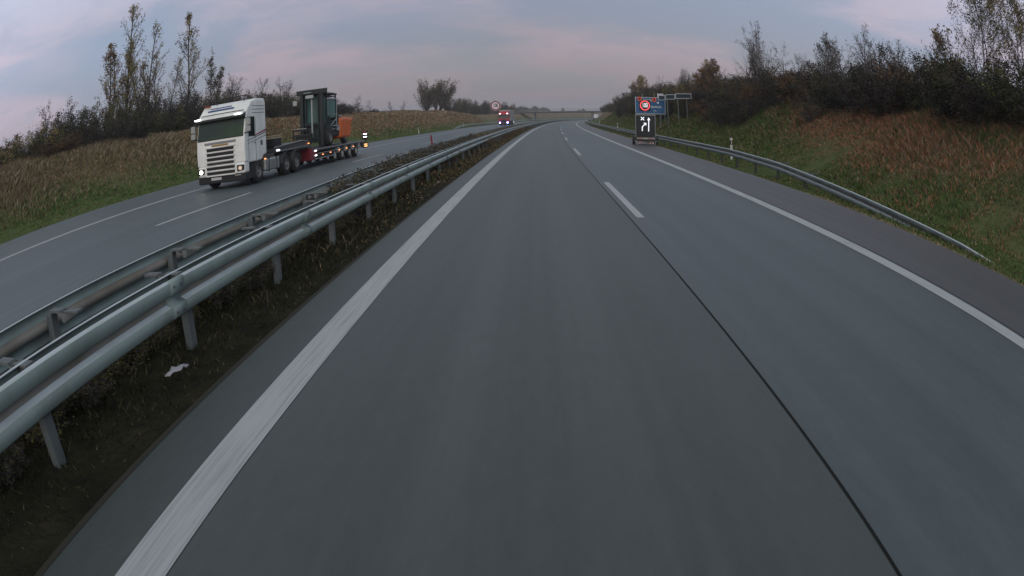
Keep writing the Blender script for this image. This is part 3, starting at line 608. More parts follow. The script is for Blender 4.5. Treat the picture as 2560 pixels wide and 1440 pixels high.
# ------------------------------------------------------------------ bridge
M_conc = mat('bridge_concrete', (.20, .21, .215), .85, c2=(.14, .15, .155), scale=.4); M_concd = mat('bridge_girder', (.09, .10, .105), .8)
T = at_road('motorway_bridge', 325, -8, 0, label='long low concrete road bridge crossing the motorway in the distance', cat='bridge')
B('deck', M_conc, T, ((-12, 0, 4.68), (84, 9, .45)), bevel=0); B('girder', M_concd, T, ((-12, 0, 4.18), (84, 7.6, .55)), bevel=0)
g = MB(); [g.box((-12, y, 4.9+z), (84, .08, .08)) for y in (-4.4, 4.4) for z in (.5, 1.0)]
for k in range(43): g.box((-53.5+k*2, -4.4, 5.4), (.07, .07, 1.0))
g.build('railing', mat('railing_grey', (.22, .24, .25), .6), T)
for x in (15.9, -13.0): B('pier', M_conc, T, ((x, 0, 1.7), (.8, 5.5, 4.5)), bevel=.05)
B('abutment', M_conc, T, ((27, 0, 2.1), (3, 9.4, 4.9)), ((-45, 0, 2.1), (3, 9.4, 4.9)), bevel=0)
# ------------------------------------------------------------------ lane control trailer on the hard shoulder
M_led_w = mat('led_symbols', (.9, .9, .95), .4, emit=(.86, .9, 1), estr=.8); M_led_r = mat('led_red_ring', (.8, .1, .1), .4, emit=(1, .08, .10), estr=1.1); M_panel = mat('led_board', (.012, .016, .018), .45); M_galf = mat('frame_alu', (.20, .22, .23), .5, .3)
M_wr = mat('stripe_white', (.42, .38, .39), .6); M_rr = mat('stripe_red_dark', (.16, .018, .03), .5)
T = at_road('sign_trailer', 44.4, 7.13, 0, turn=R(-1), label='black electronic lane closure trailer with white arrows parked on the hard shoulder', cat='sign trailer')
pn = B('arrow_board', M_panel, T, ((0, 0, 1.30), (1.30, .12, 1.48)), bevel=.02)
def flat(b, pts, y=-.066, t=.008): b.prism(pts, y-t, y, 'Y')
def bar(b, p, q, w_, y=-.066):
    dx, dz = q[0]-p[0], q[1]-p[1]; l = math.hypot(dx, dz); nx, nz_ = -dz/l*w_/2, dx/l*w_/2
    flat(b, [(p[0]+nx, p[1]+nz_), (q[0]+nx, q[1]+nz_), (q[0]-nx, q[1]-nz_), (p[0]-nx, p[1]-nz_)], y)
g = MB(); bar(g, (-.31, 1.72), (-.09, 1.94), .055); bar(g, (-.31, 1.94), (-.09, 1.72), .055, -.0745); g.build('cross_symbol', M_led_w, pn)
g = MB(); bar(g, (-.235, .96), (-.235, 1.26), .062); bar(g, (-.235, 1.24), (-.07, 1.42), .062, -.0745); flat(g, [(-.15, 1.535), (.055, 1.54), (.045, 1.335)], -.083); g.build('bent_arrow', M_led_w, pn)
g = MB(); bar(g, (.205, .94), (.235, 1.76), .062); flat(g, [(.125, 1.73), (.345, 1.73), (.237, 1.93)], -.0745); g.build('straight_arrow', M_led_w, pn)
B('frame', M_galf, T, ((0, -.02, 2.10), (1.38, .09, .085)), ((-.68, -.02, 1.35), (.05, .08, 1.62)), ((.68, -.02, 1.35), (.05, .08, 1.62)), ((-.64, 0, 2.2), (.045, .05, .2)), ((.63, 0, 2.2), (.045, .05, .2)), ((0, .08, 2.5), (.1, .1, 1.3)), ((.15, .06, 3.2), (1.0, .05, .05)))
sp_ = B('speed_display', M_panel, T, ((0, 0, 2.76), (.78, .12, .78)), bevel=.015)
g = MB(); nseg = 36
for k in range(nseg):
    a, b_ = 2*math.pi*k/nseg, 2*math.pi*(k+1)/nseg; flat(g, [(.345*math.cos(a), 2.76+.345*math.sin(a)), (.345*math.cos(b_), 2.76+.345*math.sin(b_)), (.285*math.cos(b_), 2.76+.285*math.sin(b_)), (.285*math.cos(a), 2.76+.285*math.sin(a))])
g.build('red_ring', M_led_r, sp_)
text_obj('100', .44, mat('led_digits', (.9, .9, .9), .4, emit=(.95, .97, 1), estr=.85), sp_, (0, -.07, 2.765), 'lettering', sx=.60)
for x, z in ((-.36, 3.22), (.66, 3.18)):
    lh = MB().tube((x, -.10, z), (x, .06, z), .165, n=20).build('flash_lamp', M_dark, T)
    g = MB()
    for k in range(20):
        a, b_ = 2*math.pi*k/20, 2*math.pi*(k+1)/20; flat(g, [(x+.15*math.cos(a), z+.15*math.sin(a)), (x+.15*math.cos(b_), z+.15*math.sin(b_)), (x+.085*math.cos(b_), z+.085*math.sin(b_)), (x+.085*math.cos(a), z+.085*math.sin(a))], -.101)
    g.build('lens', mat('lens_redorange', (.35, .05, .02), .4, emit=(.8, .10, .04), estr=.28), lh)
def stripes(name, parent, x0, x1, z0_, z1, n, y, flip):
    B(name, M_wr, parent, (((x0+x1)/2, y, (z0_+z1)/2), (x1-x0, .03, z1-z0_)), bevel=0)
    g = MB(); w_ = (x1-x0)/n
    for k in range(n):
        a = x0+k*w_; sk = (z1-z0_)*.6*(1 if flip else -1)
        pts = [(max(x0, min(x1, u)), v) for u, v in ((a+min(0, sk), z0_+.004), (a+w_*.5+min(0, sk), z0_+.004), (a+w_*.5+max(0, sk) if flip else a+w_*.5, z1-.004), (a+max(0, sk) if flip else a, z1-.004))]
        flat(g, pts, y-.0155, .003)
    g.build('red_stripes', M_rr, parent)
stripes('warning_board', T, -.60, -.17, .33, .50, 3, -.16, True); stripes('warning_board', T, .17, .60, .33, .50, 3, -.16, False)
B('number_plate', mat('plate_dirty', (.36, .36, .35), .6), T, ((0, -.165, .425), (.34, .03, .15)))
B('rear_beam', M_galf, T, ((0, -.15, .27), (1.62, .09, .05)), ((-.60, -.14, .15), (.06, .07, .3)), ((.66, -.14, .2), (.05, .05, .44)))
stripes('lower_board', T, -.60, -.26, .09, .22, 2, -.16, True); stripes('lower_board', T, .20, .56, .07, .20, 2, -.16, False)
B('chassis', M_dark, T, ((0, .5, .34), (1.3, 1.5, .12)), ((0, 1.9, .34), (.12, 1.4, .1)))
for sx in (-1, 1): wheel(T, sx*.78, .5, .29, .18); B('mudguard', M_frame, T, ((sx*.80, .45, .62), (.26, .72, .05)), ((sx*.80, .1, .52), (.26, .04, .22)), bevel=.015)
# ------------------------------------------------------------------ road signs on the right verge
M_blue = mat('sign_blue', (.012, .085, .21), .45, c2=(.016, .1, .24), scale=1.5); M_swhite = mat('sign_white', (.55, .6, .62), .5); M_spost = mat('sign_post', (.15, .18, .175), .55, .3); M_dteal = mat('board_dark', (.02, .034, .04), .5)
T = at_road('rest_area_sign', 62.5, 10.35, 0, turn=R(-3), label='blue motorway sign with white border and rest area name behind the arrow trailer', cat='road sign')
bd = B('board', M_blue, T, ((0, 0, 3.10), (2.95, .05, 1.66)), bevel=.01)
B('border', M_swhite, bd, ((0, -.028, 3.91), (2.95, .012, .04)), ((0, -.028, 2.29), (2.95, .012, .04)), ((-1.455, -.028, 3.1), (.04, .012, 1.58)), ((1.455, -.028, 3.1), (.04, .012, 1.58)), bevel=0)
text_obj('Am Heidenholz', .34, M_swhite, bd, (.02, -.032, 2.99), 'lettering', bold=.004)
text_obj('No', .22, mat('sign_pink', (.25, .06, .10), .5), bd, (-1.05, -.032, 2.68), 'lettering'); text_obj('urg', .22, M_swhite, bd, (.42, -.032, 2.62), 'lettering')
text_obj('C', .26, M_swhite, bd, (-.62, -.032, 3.66), 'lettering'); B('symbol', M_swhite, bd, ((-.32, -.03, 3.68), (.2, .01, .06)), ((-.26, -.03, 3.60), (.05, .01, .14)), ((.02, -.03, 3.66), (.36, .01, .06)), ((.02, -.03, 3.56), (.36, .01, .05)), ((.76, -.03, 3.40), (.2, .01, .18)), bevel=0)
B('post', M_spost, T, ((-.75, .06, 2.1), (.07, .07, 4.4)), bevel=0); B('post', M_spost, T, ((.43, .06, 2.1), (.07, .07, 4.4)), bevel=0)
tp = MB().tube((1.02, .06, -.3), (.93, .06, 2.35), .04).build('post', M_spost, T); tp = MB().tube((1.52, .06, -.3), (1.40, .06, 2.35), .04).build('post', M_spost, T)
T = at_road('small_sign', 63.5, 11.55, 0, label='small white sign with a black symbol on top of the blue rest area sign', cat='road sign')
sb = B('board', M_swhite, T, ((0, 0, 4.16), (.62, .03, .40)), bevel=.01); g = MB(); bar(g, (-.12, 4.28), (.0, 4.06), .05, -.017); bar(g, (-.12, 4.06), (.05, 4.2), .04, -.0255); g.build('symbol', M_dteal, sb)
text_obj('WC', .14, M_dteal, sb, (.14, -.018, 4.22)); B('post', M_spost, T, ((0, .05, 1.9), (.06, .06, 4.6)), bevel=0)
T = at_road('sign_gantry_board', 58.5, 12.75, 0, label='row of dark framed panels on tall posts right of the blue sign', cat='road sign')
for x0, y0, x1, y1, z0_, h_ in ((-1.62, 3.6, -1.12, 2.6, 3.87, .47), (-1.10, 2.5, -.42, 1.2, 3.95, .47), (-.40, 1.1, .78, -.6, 4.02, .47)):
    L_ = math.hypot(x1-x0, y1-y0); a = math.atan2(y1-y0, x1-x0); c = ((x0+x1)/2, (y0+y1)/2, z0_+.02)
    nrm = Vector((math.sin(a), -math.cos(a), 0))
    pb = MB().box(c, (L_, .05, h_), rz=a).build('panel', M_dteal, T)
    g = MB(); cv = Vector(c)+nrm*.028; dv = Vector((math.cos(a), math.sin(a), 0))
    for z in (h_/2-.02, -h_/2+.02): g.box(cv+Vector((0, 0, z)), (L_, .014, .05), rz=a)
    for e in (-1, 1): g.box(cv+dv*e*(L_/2-.03), (.07, .014, h_-.08), rz=a)
    g.build('border', M_swhite, pb)
for x, y, dz in ((.40, -.05, 0), (-.25, .9, 0), (-1.0, 2.4, 0)): MB().tube((x+.14, y, -.3), (x, y, 3.85), .045, n=8).build('post', M_spost, T)
# ------------------------------------------------------------------ round speed sign in the median
T = at_road('speed_limit_sign', 75.2, -5.6, 0, label='round speed limit sign with red ring and 100 in the median', cat='road sign')
M_ring = mat('sign_red', (.16, .012, .028), .5); M_face = mat('sign_face', (.72, .66, .70), .5)
dk = MB().tube((0, .012, 3.42), (0, -.012, 3.42), .60, n=40).build('board', M_face, T)
g = MB()
for k in range(40):
    a, b_ = 2*math.pi*k/40, 2*math.pi*(k+1)/40; flat(g, [(.57*math.cos(a), 3.42+.57*math.sin(a)), (.57*math.cos(b_), 3.42+.57*math.sin(b_)), (.43*math.cos(b_), 3.42+.43*math.sin(b_)), (.43*math.cos(a), 3.42+.43*math.sin(a))], -.0125, .004)
g.build('red_ring', M_ring, dk); text_obj('100', .66, M_black, dk, (0, -.018, 3.42), 'lettering', sx=.58, bold=.018)
MB().tube((0, .05, -.3), (0, .05, 4.12), .032, n=8).box((0, .03, 3.42), (.5, .03, .05)).build('post', M_spost, T)
# ------------------------------------------------------------------ litter by the median barrier
def litter(s, d, sz, seed, label):
    g = random.Random(seed); V = []; n = 7; Fq = []
    for i in range(n):
        for j in range(4): V.append(((i/(n-1)-.5)*sz*2.4, (j/3-.5)*sz*1.0*(1-.9*abs(i/(n-1)-.5)), .04+.28*sz*g.random()*(1 if 0 < i < n-1 else .3)))
    for i in range(n-1):
        for j in range(3): Fq.append((i*4+j, (i+1)*4+j, (i+1)*4+j+1, i*4+j+1))
    b = MB().add(V, Fq); o = b.build('litter', mat('crumpled_paper', (.36, .35, .38), .8), smooth=True); x, y, z = rp(s, d, 0); o.location = (x, y, float(ground(s, d))+.05); o.rotation_euler = (0, 0, R(80))
    md = o.modifiers.new('s', 'SOLIDIFY'); md.thickness = .006; return tag(o, label, 'litter')
litter(4.55, -3.2, .13, 2, 'crumpled pale wrapper lying in the dark grass under the near median guardrail')
litter(19.8, -3.05, .09, 5, 'small white scrap lying in the median grass further along the barrier')
# ------------------------------------------------------------------ trees and shrubs
M_bark = mat('bark_dark', (.045, .038, .034), .9, c2=(.075, .065, .058), scale=8); M_birch = mat('bark_pale', (.15, .145, .13), .85, c2=(.05, .045, .04), scale=5, lo=.45, hi=.6)
M_twig = mat('twigs', (.095, .085, .08), .95, spec=.05); M_twig2 = mat('twigs_grey', (.16, .148, .14), .95, spec=.05)
M_lf = dict(dark=mat('leaf_dark', (.036, .036, .030), .9, spec=.05), olive=mat('leaf_olive', (.14, .13, .055), .9, spec=.05), yellow=mat('leaf_yellow', (.28, .22, .08), .9, spec=.05),
            rust=mat('leaf_rust', (.16, .095, .05), .9, spec=.05), brown=mat('leaf_brown', (.072, .055, .042), .9, spec=.05), green=mat('leaf_green', (.05, .06, .03), .9, spec=.05), plum=mat('leaf_grey', (.05, .046, .044), .9, spec=.05))
class Plant:
    def __init__(s, seed): s.g = random.Random(seed); s.wood = MB(); s.tv = []; s.tf = []; s.tips = []
    def seg(s, p, q, r1, r2, fine):
        if fine:
            a = (q-p); u = a.orthogonal().normalized(); v = a.cross(u).normalized(); o = len(s.tv)
            for i in range(3):
                t = 2.094*i; s.tv.append(p+(u*math.cos(t)+v*math.sin(t))*r1)
            s.tv.append(q); s.tf += [(o, o+1, o+3), (o+1, o+2, o+3), (o+2, o, o+3)]
        else: s.wood.tube(p, q, r1, r2, n=5 if r1 < .06 else 7, cap=False)
    def limb(s, p, d, L, r, lvl, P):
        g = s.g; n = P['nseg'][lvl]; d = d.normalized(); fine = lvl >= P['fine']; step = L/n
        for i in range(n):
            d = (d + Vector((g.gauss(0, 1), g.gauss(0, 1), g.gauss(0, 1)))*P['wob'][lvl] + Vector((0, 0, P['up'][lvl]))).normalized()
            q = p + d*step; r2 = r*(1-.8*(i+1)/n) if i == n-1 else r*(1-.75/n)
            s.seg(p, q, r, max(r2, .003), fine)
            t = (i+1)/n
            if lvl < P['levels']:
                for _ in range(P['kids'][lvl]):
                    if t >= P['start'][lvl] and g.random() < P['prob'][lvl]:
                        ang = g.random()*2*math.pi; u = d.orthogonal().normalized(); v = d.cross(u); a = P['ang'][lvl]*(.75+.5*g.random())
                        nd = d*math.cos(a)+(u*math.cos(ang)+v*math.sin(ang))*math.sin(a)
                        prof = P['prof'](t) if lvl == 0 else (1.05-.6*t)
                        s.limb(p.lerp(q, g.random()), nd, L*P['len'][lvl]*prof*(.7+.5*g.random()), max(r2*P['rad'][lvl], .004), lvl+1, P)
            if lvl >= P['leaflvl'] and g.random() < P['leafp']: s.tips.append((q, p))
            p = q; r = r2
def plant_tree(name, label, seed, h, P, leafcols, nleaf, lsize, bark, twig, stems=1, spread=0.0, crownlab=None, group=None, cat='tree', parts=('trunk', 'crown'), hang=0):
    pl = Plant(seed); g = pl.g
    for k in range(stems):
        a = g.random()*6.28; off = Vector((math.cos(a), math.sin(a), 0))*spread*(.1 if stems == 1 else .25)
        d = Vector((math.cos(a)*spread*.22, math.sin(a)*spread*.22, 1)) if k else Vector((0, 0, 1))
        pl.limb(off + Vector((0, 0, -.3)), d, h*(1 if k == 0 else .6+.4*g.random()), P['r0']*h, 0, P)
    T = empty(name, (0, 0, 0), label=label, cat=cat, group=group)
    zm = max([v[2] for v in pl.wood.v]+[v.z for v in pl.tv]); f_ = max(.5, min(2.2, h/zm))
    tq = max(pl.tv, key=lambda v: v.z) if pl.tv else Vector(max(pl.wood.v, key=lambda v: v[2])); kx, ky = (tq.x/tq.z, tq.y/tq.z) if stems < 6 else (0, 0)
    def fx(v): return Vector(((v[0]-kx*max(v[2], 0))*f_, (v[1]-ky*max(v[2], 0))*f_, v[2]*f_))
    pl.wood.v = [tuple(fx(v)) for v in pl.wood.v]; pl.tv = [fx(v) for v in pl.tv]; pl.tips = [(fx(a), fx(b)) for a, b in pl.tips]
    pl.wood.build(parts[0], bark, T, smooth=True, recalc=False)
    V = [tuple(v) for v in pl.tv]; Fq = []; nv = len(V)
    V = np.array(V) if V else np.zeros((0, 3)); T3 = np.array(pl.tf, int).reshape(-1, 3)
    rg = np.random.default_rng(seed); n = nleaf if pl.tips else 0
    if n:
        ii = rg.integers(0, len(pl.tips), n); A = np.array([t[0] for t in pl.tips])[ii]; B = np.array([t[1] for t in pl.tips])[ii]
        C = A+(B-A)*rg.random((n, 1)) + rg.normal(0, lsize*P.get('scat', 1.2), (n, 3)); C[:, 2] -= hang*rg.random(n)
        u = rg.normal(0, 1, (n, 3)); u /= np.linalg.norm(u, axis=1)[:, None]; v = np.cross(u, rg.normal(0, 1, (n, 3))); v /= np.linalg.norm(v, axis=1)[:, None]
        sz = lsize*(.6+.8*rg.random((n, 1))); Q = np.stack([C-u*sz, C-v*sz*.6, C+u*sz, C+v*sz*.6], 1).reshape(-1, 3)
        V = np.concatenate([V, Q]); q = nv+np.arange(n)*4; T3 = np.concatenate([T3, np.stack([q, q+1, q+2], 1), np.stack([q, q+2, q+3], 1)])
        z = C[:, 2]/h; k = len(leafcols); cl_ = (rg.random(n)*k).astype(int)
        # clumps share a colour
        cn = np.sin(C[:, 0]*2.1+seed)+np.sin(C[:, 1]*2.3)+np.sin(C[:, 2]*1.9+seed*2); cl_ = np.where(rg.random(n) < .6, np.clip(((cn+3)/6*k), 0, k-1).astype(int), cl_)
        mi = np.concatenate([np.zeros(len(pl.tf)), 1+cl_, 1+cl_])
    else: mi = np.zeros(len(T3))
    np_mesh(parts[1], V, T3, [twig]+[M_lf[c] for c in leafcols], mi, parent=T)
    return T
POP = dict(r0=.009, levels=3, fine=2, leaflvl=1, leafp=.9, nseg=[16, 7, 5, 3], wob=[.035, .09, .16, .2], up=[.02, .12, .05, 0], kids=[3, 2, 2, 0], prob=[.8, .75, .8, 0], start=[.14, .15, .2, 0], ang=[.72, .6, .6, 0], len=[.36, .42, .45, 0], rad=[.45, .5, .6, 0], prof=lambda t: (1.15-t)*1.05, scat=1.6)
BRD = dict(r0=.011, levels=3, fine=2, leaflvl=2, leafp=.9, nseg=[8, 7, 5, 3], wob=[.07, .11, .16, .2], up=[.03, .10, .05, 0], kids=[3, 3, 2, 0], prob=[.9, .8, .8, 0], start=[.22, .2, .2, 0], ang=[.75, .65, .6, 0], len=[.52, .46, .45, 0], rad=[.55, .5, .6, 0], prof=lambda t: 1.1-.55*t, scat=1.5)
FAN = dict(r0=.013, levels=3, fine=2, leaflvl=2, leafp=.8, nseg=[7, 8, 5, 3], wob=[.06, .07, .12, .2], up=[.02, .15, .12, 0], kids=[5, 4, 2, 0], prob=[.95, .8, .8, 0], start=[.1, .2, .2, 0], ang=[.62, .5, .5, 0], len=[.78, .34, .45, 0], rad=[.6, .5, .6, 0], prof=lambda t: 1.1-.5*t, scat=1.2)
BSH = dict(r0=.008, levels=2, fine=1, leaflvl=0, leafp=1, nseg=[6, 5, 3], wob=[.16, .2, .25], up=[.03, .08, 0], kids=[4, 3, 0], prob=[.95, .8, 0], start=[.05, .1, 0], ang=[.8, .7, 0], len=[.42, .5, 0], rad=[.5, .6, 0], prof=lambda t: 1.15-.6*t, scat=2.0)
def put(o, s, d, rz=None, sx=1, sz=None, dz=0):
    x, y, z = rp(s, d, gz(s, d)+dz); o.location = (x, y, z); o.rotation_euler = (0, 0, rnd.random()*6.28 if rz is None else rz); o.scale = (sx, sx, sz or sx)
    return o
# -- shrubs: a handful of kinds, each one copied as its own object
sh_kinds = [('shrub', ['dark', 'plum', 'brown'], 6000, .06, M_twig, 1), ('shrub', ['dark', 'green', 'olive'], 6200, .058, M_twig, 2), ('shrub', ['brown', 'rust', 'dark'], 5600, .06, M_twig, 3),
            ('shrub', ['dark', 'brown'], 2600, .05, M_twig2, 4), ('shrub', ['olive', 'dark', 'yellow'], 5600, .058, M_twig2, 5), ('shrub', ['plum', 'dark', 'green'], 6000, .06, M_twig, 6)]
PROTO = [plant_tree('shrub', None, 40+k, 3.6, BSH, cs, nl, ls, M_bark, tw, stems=9, spread=1.9, cat='shrub', parts=('stems', 'foliage')) for (nm, cs, nl, ls, tw, k) in sh_kinds]
used = [False]*len(PROTO)
def shrub(k, s, d, sx, sz, label, group, dz=-.1):
    o = PROTO[k] if not used[k] else copy_tree(PROTO[k]); used[k] = True
    put(o, s, d, None, sx, sz, dz); return tag(o, label, 'shrub', group)
GR = 'shrubs of the dark hedge on the right embankment'; LR1 = 'dark leafless shrub, one of the dense hedge along the top of the right embankment'
s = 5.0
while s < 150:
    for d, hh in ((15.6, .92), (18.3, 1.12), (21.2, 1.28)):
        e = rnd.random(); kk = rnd.choice([0, 0, 5, 1, 2, 3] if s > 20 else [0, 5, 1, 3])
        if 60 < s < 80 and e < .5: kk = rnd.choice([2, 4])
        shrub(kk, s+rnd.uniform(-.8, .8), d+rnd.uniform(-.6, .6), rnd.uniform(.95, 1.2), hh*rnd.uniform(.84, 1.12)*float(np.interp(s, [0, 20, 50, 90, 150], [.66, .70, .78, .92, 1.0])), LR1, GR)
    s += 2.7 if s < 70 else 3.8
for s, d, k, a, b in ((41, 13.4, 0, .75, .6), (43.5, 12.9, 5, .7, .55), (46.5, 13.2, 0, .8, .62), (50, 13.4, 2, .8, .6), (30, 13.9, 3, .6, .5), (60, 13.6, 1, .7, .6), (70, 13.5, 0, .9, .7), (78, 13.8, 5, .9, .7), (88, 13.6, 0, .9, .7), (99, 13.6, 1, .9, .7), (110, 13.4, 0, .9, .75), (120, 13.2, 5, .8, .7)):
    shrub(k, s, d, a, b, 'low dark bush growing down the right slope in front of the hedge', 'low bushes on the right slope')
for i in range(26):
    s = 152+i*6.2; shrub(rnd.choice([0, 3, 5, 1]), s, 15.5+rnd.uniform(-1.2, 2.5), rnd.uniform(.8, 1.1), rnd.uniform(.5, .8), 'far low bush on the crest of the right embankment towards the bridge', 'far bushes on the right crest')
GL = 'shrubs of the hedge on the left bank'; LL1 = 'dark bare shrub in the hedge behind the tall grass of the left bank'
s = 21.0
while s < 100:
    ht = np.interp(s, [21, 27, 34, 48, 66, 85, 100], [.5, .8, 1.05, 1.2, 1.3, 1.15, .7])
    for d, hh in ((-30.2, .72), (-33, 1.0), (-36.5, 1.12)):
        shrub(rnd.choice([0, 5, 3, 3, 1, 0] if s > 30 else [2, 1, 4]), s+rnd.uniform(-1, 1), d+rnd.uniform(-.8, .8), rnd.uniform(.9, 1.25), ht*hh*rnd.uniform(.82, 1.15)*.84, LL1, GL)
    s += 2.9
for i in range(24):
    s = 103+i*4.4+rnd.uniform(-1, 1); shrub(rnd.choice([3, 0, 3]), s, -31+rnd.uniform(-2, 2), rnd.uniform(.5, .8), rnd.uniform(.2, .34), 'low thin bush on the far skyline of the left bank', 'low bushes on the left skyline')
for i in range(40):
    s = 208+i*6.0+rnd.uniform(-2, 2); shrub(rnd.choice([0, 1, 2, 5, 1]), s, -33+rnd.uniform(-3, 2), rnd.uniform(1.1, 1.5), rnd.uniform(.85, 1.5)*(1.15 if i < 20 else .9), 'distant bush in the dark thicket behind the red lorry and its speed sign', 'bushes of the distant thicket')
# dried shrubs in the central reservation
dry = [plant_tree('dry_shrub', None, 70+k, 1.0, dict(BSH, r0=.012), cs, 6500, .026, M_bark, M_twig2, stems=16, spread=.9, cat='shrub', parts=('stems', 'foliage')) for k, cs in enumerate((['brown', 'dark', 'olive'], ['rust', 'brown', 'yellow']))]
ud = [False, False]
s = 1.6
while s < 118:
    k = 0 if s < 44 else 1; o = dry[k] if not ud[k] else copy_tree(dry[k]); ud[k] = True
    dd = float(np.interp(s, [13, 25, 40, 118], [-4.22, -4.3, -4.45, -4.9]))+rnd.uniform(-.12, .1)
    put(o, s, dd+(.15 if s < 13 else 0), None, rnd.uniform(.8, 1.1)*(1 if s < 60 else 1.3)*(.6 if s < 13 else 1), rnd.uniform(.8, 1.05)*(1 if s < 50 else .85)*(.42 if s < 12.6 else 1))
    if k == 0: tag(o, 'scrubby dark brown shrub growing between the two central guardrails', 'shrub', 'dark shrubs between the central guardrails')
    else: tag(o, 'rust coloured dry shrub between the central guardrails further off', 'shrub', 'rusty shrubs between the central guardrails')
    s += .78 if s < 50 else 1.5
# -- single trees
FANB = dict(FAN, kids=[6, 4, 3, 0], ang=[.50, .45, .5, 0], len=[.80, .32, .45, 0], start=[.06, .15, .2, 0])
def T_(name, label, s, d, h, P, cols, nl, ls, bark=M_bark, twig=M_twig, seed=1, group=None, **k):
    o = plant_tree(name, label, seed, h, P, cols, nl, ls, bark, twig, group=group, **k); put(o, s, d); return o
T_('poplar_tree', 'tallest poplar with a pointed crown and thin yellowish leaves, on the left bank', 45.5, -36, 13.1, POP, ['olive', 'yellow', 'olive', 'yellow'], 3000, .08, seed=3, stems=2, spread=1.0)
T_('poplar_tree', 'poplar with a split top right beside the tallest one on the left bank', 50.3, -36, 11.6, POP, ['olive', 'yellow', 'rust'], 3000, .08, seed=5, stems=3, spread=2.0)
T_('poplar_tree', 'lower poplar with rusty leaves at the left edge of the tall poplar group', 42.6, -36, 9.2, POP, ['olive', 'rust', 'yellow'], 3000, .08, seed=8, stems=2, spread=1.2)
T_('poplar_tree', 'thin grey poplar with few leaves between the two tall pointed ones', 53, -37.5, 8.8, POP, ['brown', 'olive', 'yellow'], 1300, .075, seed=9, stems=3, spread=1.8, twig=M_twig2)
T_('poplar_tree', 'narrow spire shaped poplar standing alone behind the white lorry cab', 56.8, -36, 13.2, POP, ['olive', 'yellow', 'brown'], 2500, .08, seed=14, stems=1, spread=.4)
T_('poplar_tree', 'short sparse poplar right above the roof of the white lorry cab', 62.5, -36, 7.9, POP, ['olive', 'brown'], 2400, .085, seed=15, stems=2, spread=1.0)
for i, (s, d, h) in enumerate(((67, -36, 6.2), (72, -37, 6.4), (77.5, -36.5, 6.0), (82.5, -36, 6.3), (87.5, -37, 5.8), (34, -36, 4.6), (37.5, -36.8, 5.2))):
    T_('bare_tree', 'bare round headed tree rising from the hedge between the lorry cab and the forklift' if i < 5 else ('small bare tree in the hedge furthest left of the tall poplars' if i == 5 else 'slightly taller bare tree in the hedge between the leftmost tree and the poplars'), s, d, h, BRD, ['brown', 'dark'], 900, .06, seed=21+i, group='bare trees in the left hedge' if i < 5 else 'small bare trees left of the poplars', twig=M_twig2, stems=2, spread=1.2)
for i, (s, d, h, l) in enumerate(((110, -33, 3.8, 'thin bare tree on the skyline just right of the forklift'), (117, -33, 3.0, 'little bare tree with a spreading crown right of the forklift, on the skyline'), (132, -33, 2.6, 'smallest bare tree on the skyline between the forklift and the twin poplars'), (142, -33, 3.2, 'bare bushy tree on the skyline, last one before the twin poplars'))):
    T_('bare_tree', l, s, d, h, BRD, ['brown'], 60, .05, seed=31+i)
T_('poplar_tree', 'broad leafless poplar, the left one of the distant pair on the skyline', 164, -33, 9.8, FANB, ['brown', 'olive', 'dark'], 4200, .12, seed=41, stems=3, spread=1.5)
T_('poplar_tree', 'broad leafless poplar, the right one of the distant pair on the skyline', 180, -33, 10.3, FANB, ['brown', 'olive', 'dark'], 4200, .13, seed=43, stems=3, spread=1.5)
for o in [q for q in col.objects if q.name.startswith('poplar_tree') and q.get('label', '').startswith('broad')]: o.scale = (1.25, 1.25, 1)
for i, (s, d, h) in enumerate(((208, -36, 5.6), (222, -38, 6.2), (232, -37, 6.8), (240, -37, 5.2), (262, -37, 6.0), (285, -38, 6.4), (300, -38, 5.4))):
    T_('distant_tree', 'small distant tree poking out of the dark thicket behind the speed sign', s, d, h, BRD, ['green', 'dark', 'rust'], 1500, .14, seed=51+i, group='distant trees above the thicket', stems=2, spread=1.4)
BIR = dict(BRD, r0=.006, up=[.01, .07, .0, 0], len=[.50, .48, .45, 0], start=[.30, .15, .2, 0], kids=[4, 3, 2, 0], ang=[.7, .65, .6, 0], rad=[.42, .5, .6, 0])
T_('birch_tree', 'tall birch with a pale trunk and wispy crown cut off by the top right corner', 23.4, 21.8, 11.2, BIR, ['olive', 'yellow', 'green', 'olive'], 11000, .05, bark=M_birch, seed=61, stems=2, spread=.9, hang=.5)
T_('birch_tree', 'second tall birch at the right edge of the picture, sparse yellow green leaves', 19.9, 21.6, 10.8, BIR, ['olive', 'yellow', 'green'], 9000, .05, bark=M_birch, seed=64, stems=2, spread=.8, hang=.5)
T_('yellow_shrub', 'yellow leaved young tree at the foot of the tall birch', 24.5, 19.6, 4.6, BRD, ['yellow', 'olive', 'rust'], 3200, .07, seed=66, stems=2, spread=.8)
T_('bare_tree', 'slender grey tree standing clear above the hedge on the right embankment', 56, 20, 8.6, dict(FAN, r0=.009, ang=[.5, .5, .5, 0], len=[.6, .36, .45, 0], start=[.2, .2, .2, 0]), ['brown', 'plum', 'dark'], 2600, .06, seed=71, twig=M_twig2, stems=2, spread=.7)
T_('bare_tree', 'bushy dark tree sticking out of the hedge right of the slender grey one', 44, 22, 6.0, BRD, ['dark', 'green', 'brown'], 2600, .06, seed=73, stems=2, spread=.9)
T_('bare_tree', 'dark thin crowned tree in the hedge near the tall birches', 35, 22, 4.9, BRD, ['dark', 'plum'], 2200, .055, seed=75, stems=2, spread=.9)
T_('field_maple', 'round yellowish tree above the hedge, left of the slender grey one', 88, 22.5, 6.8, BRD, ['olive', 'yellow', 'brown'], 3400, .09, seed=77, stems=2, spread=1.2)
T_('bare_tree', 'sparse branching tree above the hedge left of the round yellowish tree', 103, 22.5, 6.6, FAN, ['brown', 'olive'], 1400, .08, seed=79, stems=2, spread=1.4)
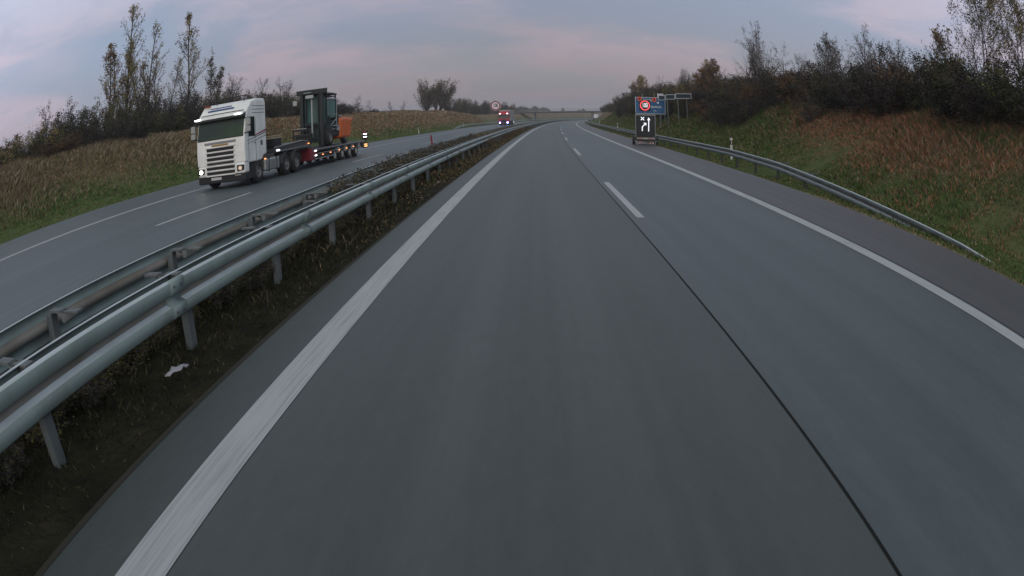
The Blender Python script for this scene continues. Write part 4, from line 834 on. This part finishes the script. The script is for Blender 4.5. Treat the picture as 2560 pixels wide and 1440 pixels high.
T_('rusty_shrub', 'round shrub with orange brown leaves in front of the dark hedge', 65, 17.6, 5.2, BRD, ['rust', 'brown', 'rust', 'olive'], 5200, .08, seed=81, stems=3, spread=1.2)
T_('field_maple', 'broad tree with thinning orange leaves above the lane sign trailer, right one of two', 150, 20.5, 8.0, BRD, ['rust', 'olive', 'yellow', 'brown'], 4600, .13, seed=83, stems=2, spread=1.2)
T_('field_maple', 'broad tree with reddish leaf edge above the lane sign trailer, left one of two', 166, 20.2, 7.2, BRD, ['rust', 'brown', 'olive'], 4200, .13, seed=85, stems=2, spread=1.2)
for i, (s, d) in enumerate(((76, 21), (93, 20), (118, 20), (128, 21), (51, 20.5), (38.5, 20), (30, 20.5), (27, 21), (33, 19.5), (47, 21), (41, 19.5), (63, 21), (24.5, 20), (21, 19.6), (36, 21.5))):
    T_('bare_tree', 'thin leafless treetop barely higher than the hedge on the right embankment', s, d, (4.4 if s < 50 else 5.4)+.5*(i % 3), BRD, ['dark', 'brown'], 700, .045, seed=91+i, group='thin treetops above the right hedge', twig=M_twig2, stems=2, spread=1.0)
for i, (az, dist, h) in enumerate(((2.6, 470, 3.9), (4.0, 480, 2.6), (4.3, 470, 3.2), (1.2, 460, 2.2))):
    o = plant_tree('distant_tree', 'tiny tree on the horizon behind the motorway bridge', 110+i, h, BRD, ['green', 'dark'], 700, .22, M_bark, M_twig, group='tiny trees behind the bridge', stems=2, spread=1.2)
    o.location = (dist*math.sin(R(az)), dist*math.cos(R(az)), 4.4)

# ------------------------------------------------------------------ thin morning haze
hm = bpy.data.materials.new('haze'); hm.use_nodes = True; ht = hm.node_tree; ht.nodes.clear()
ho = ht.nodes.new('ShaderNodeOutputMaterial'); hv = ht.nodes.new('ShaderNodeVolumePrincipled'); ht.links.new(hv.outputs[0], ho.inputs['Volume'])
hv.inputs['Color'].default_value = (.86, .88, .95, 1); hv.inputs['Density'].default_value = .0005; hv.inputs['Anisotropy'].default_value = .1
hb = MB().box((0, 1300, 14), (7200, 5200, 36)).build('haze', hm); tag(hb, kind='stuff')
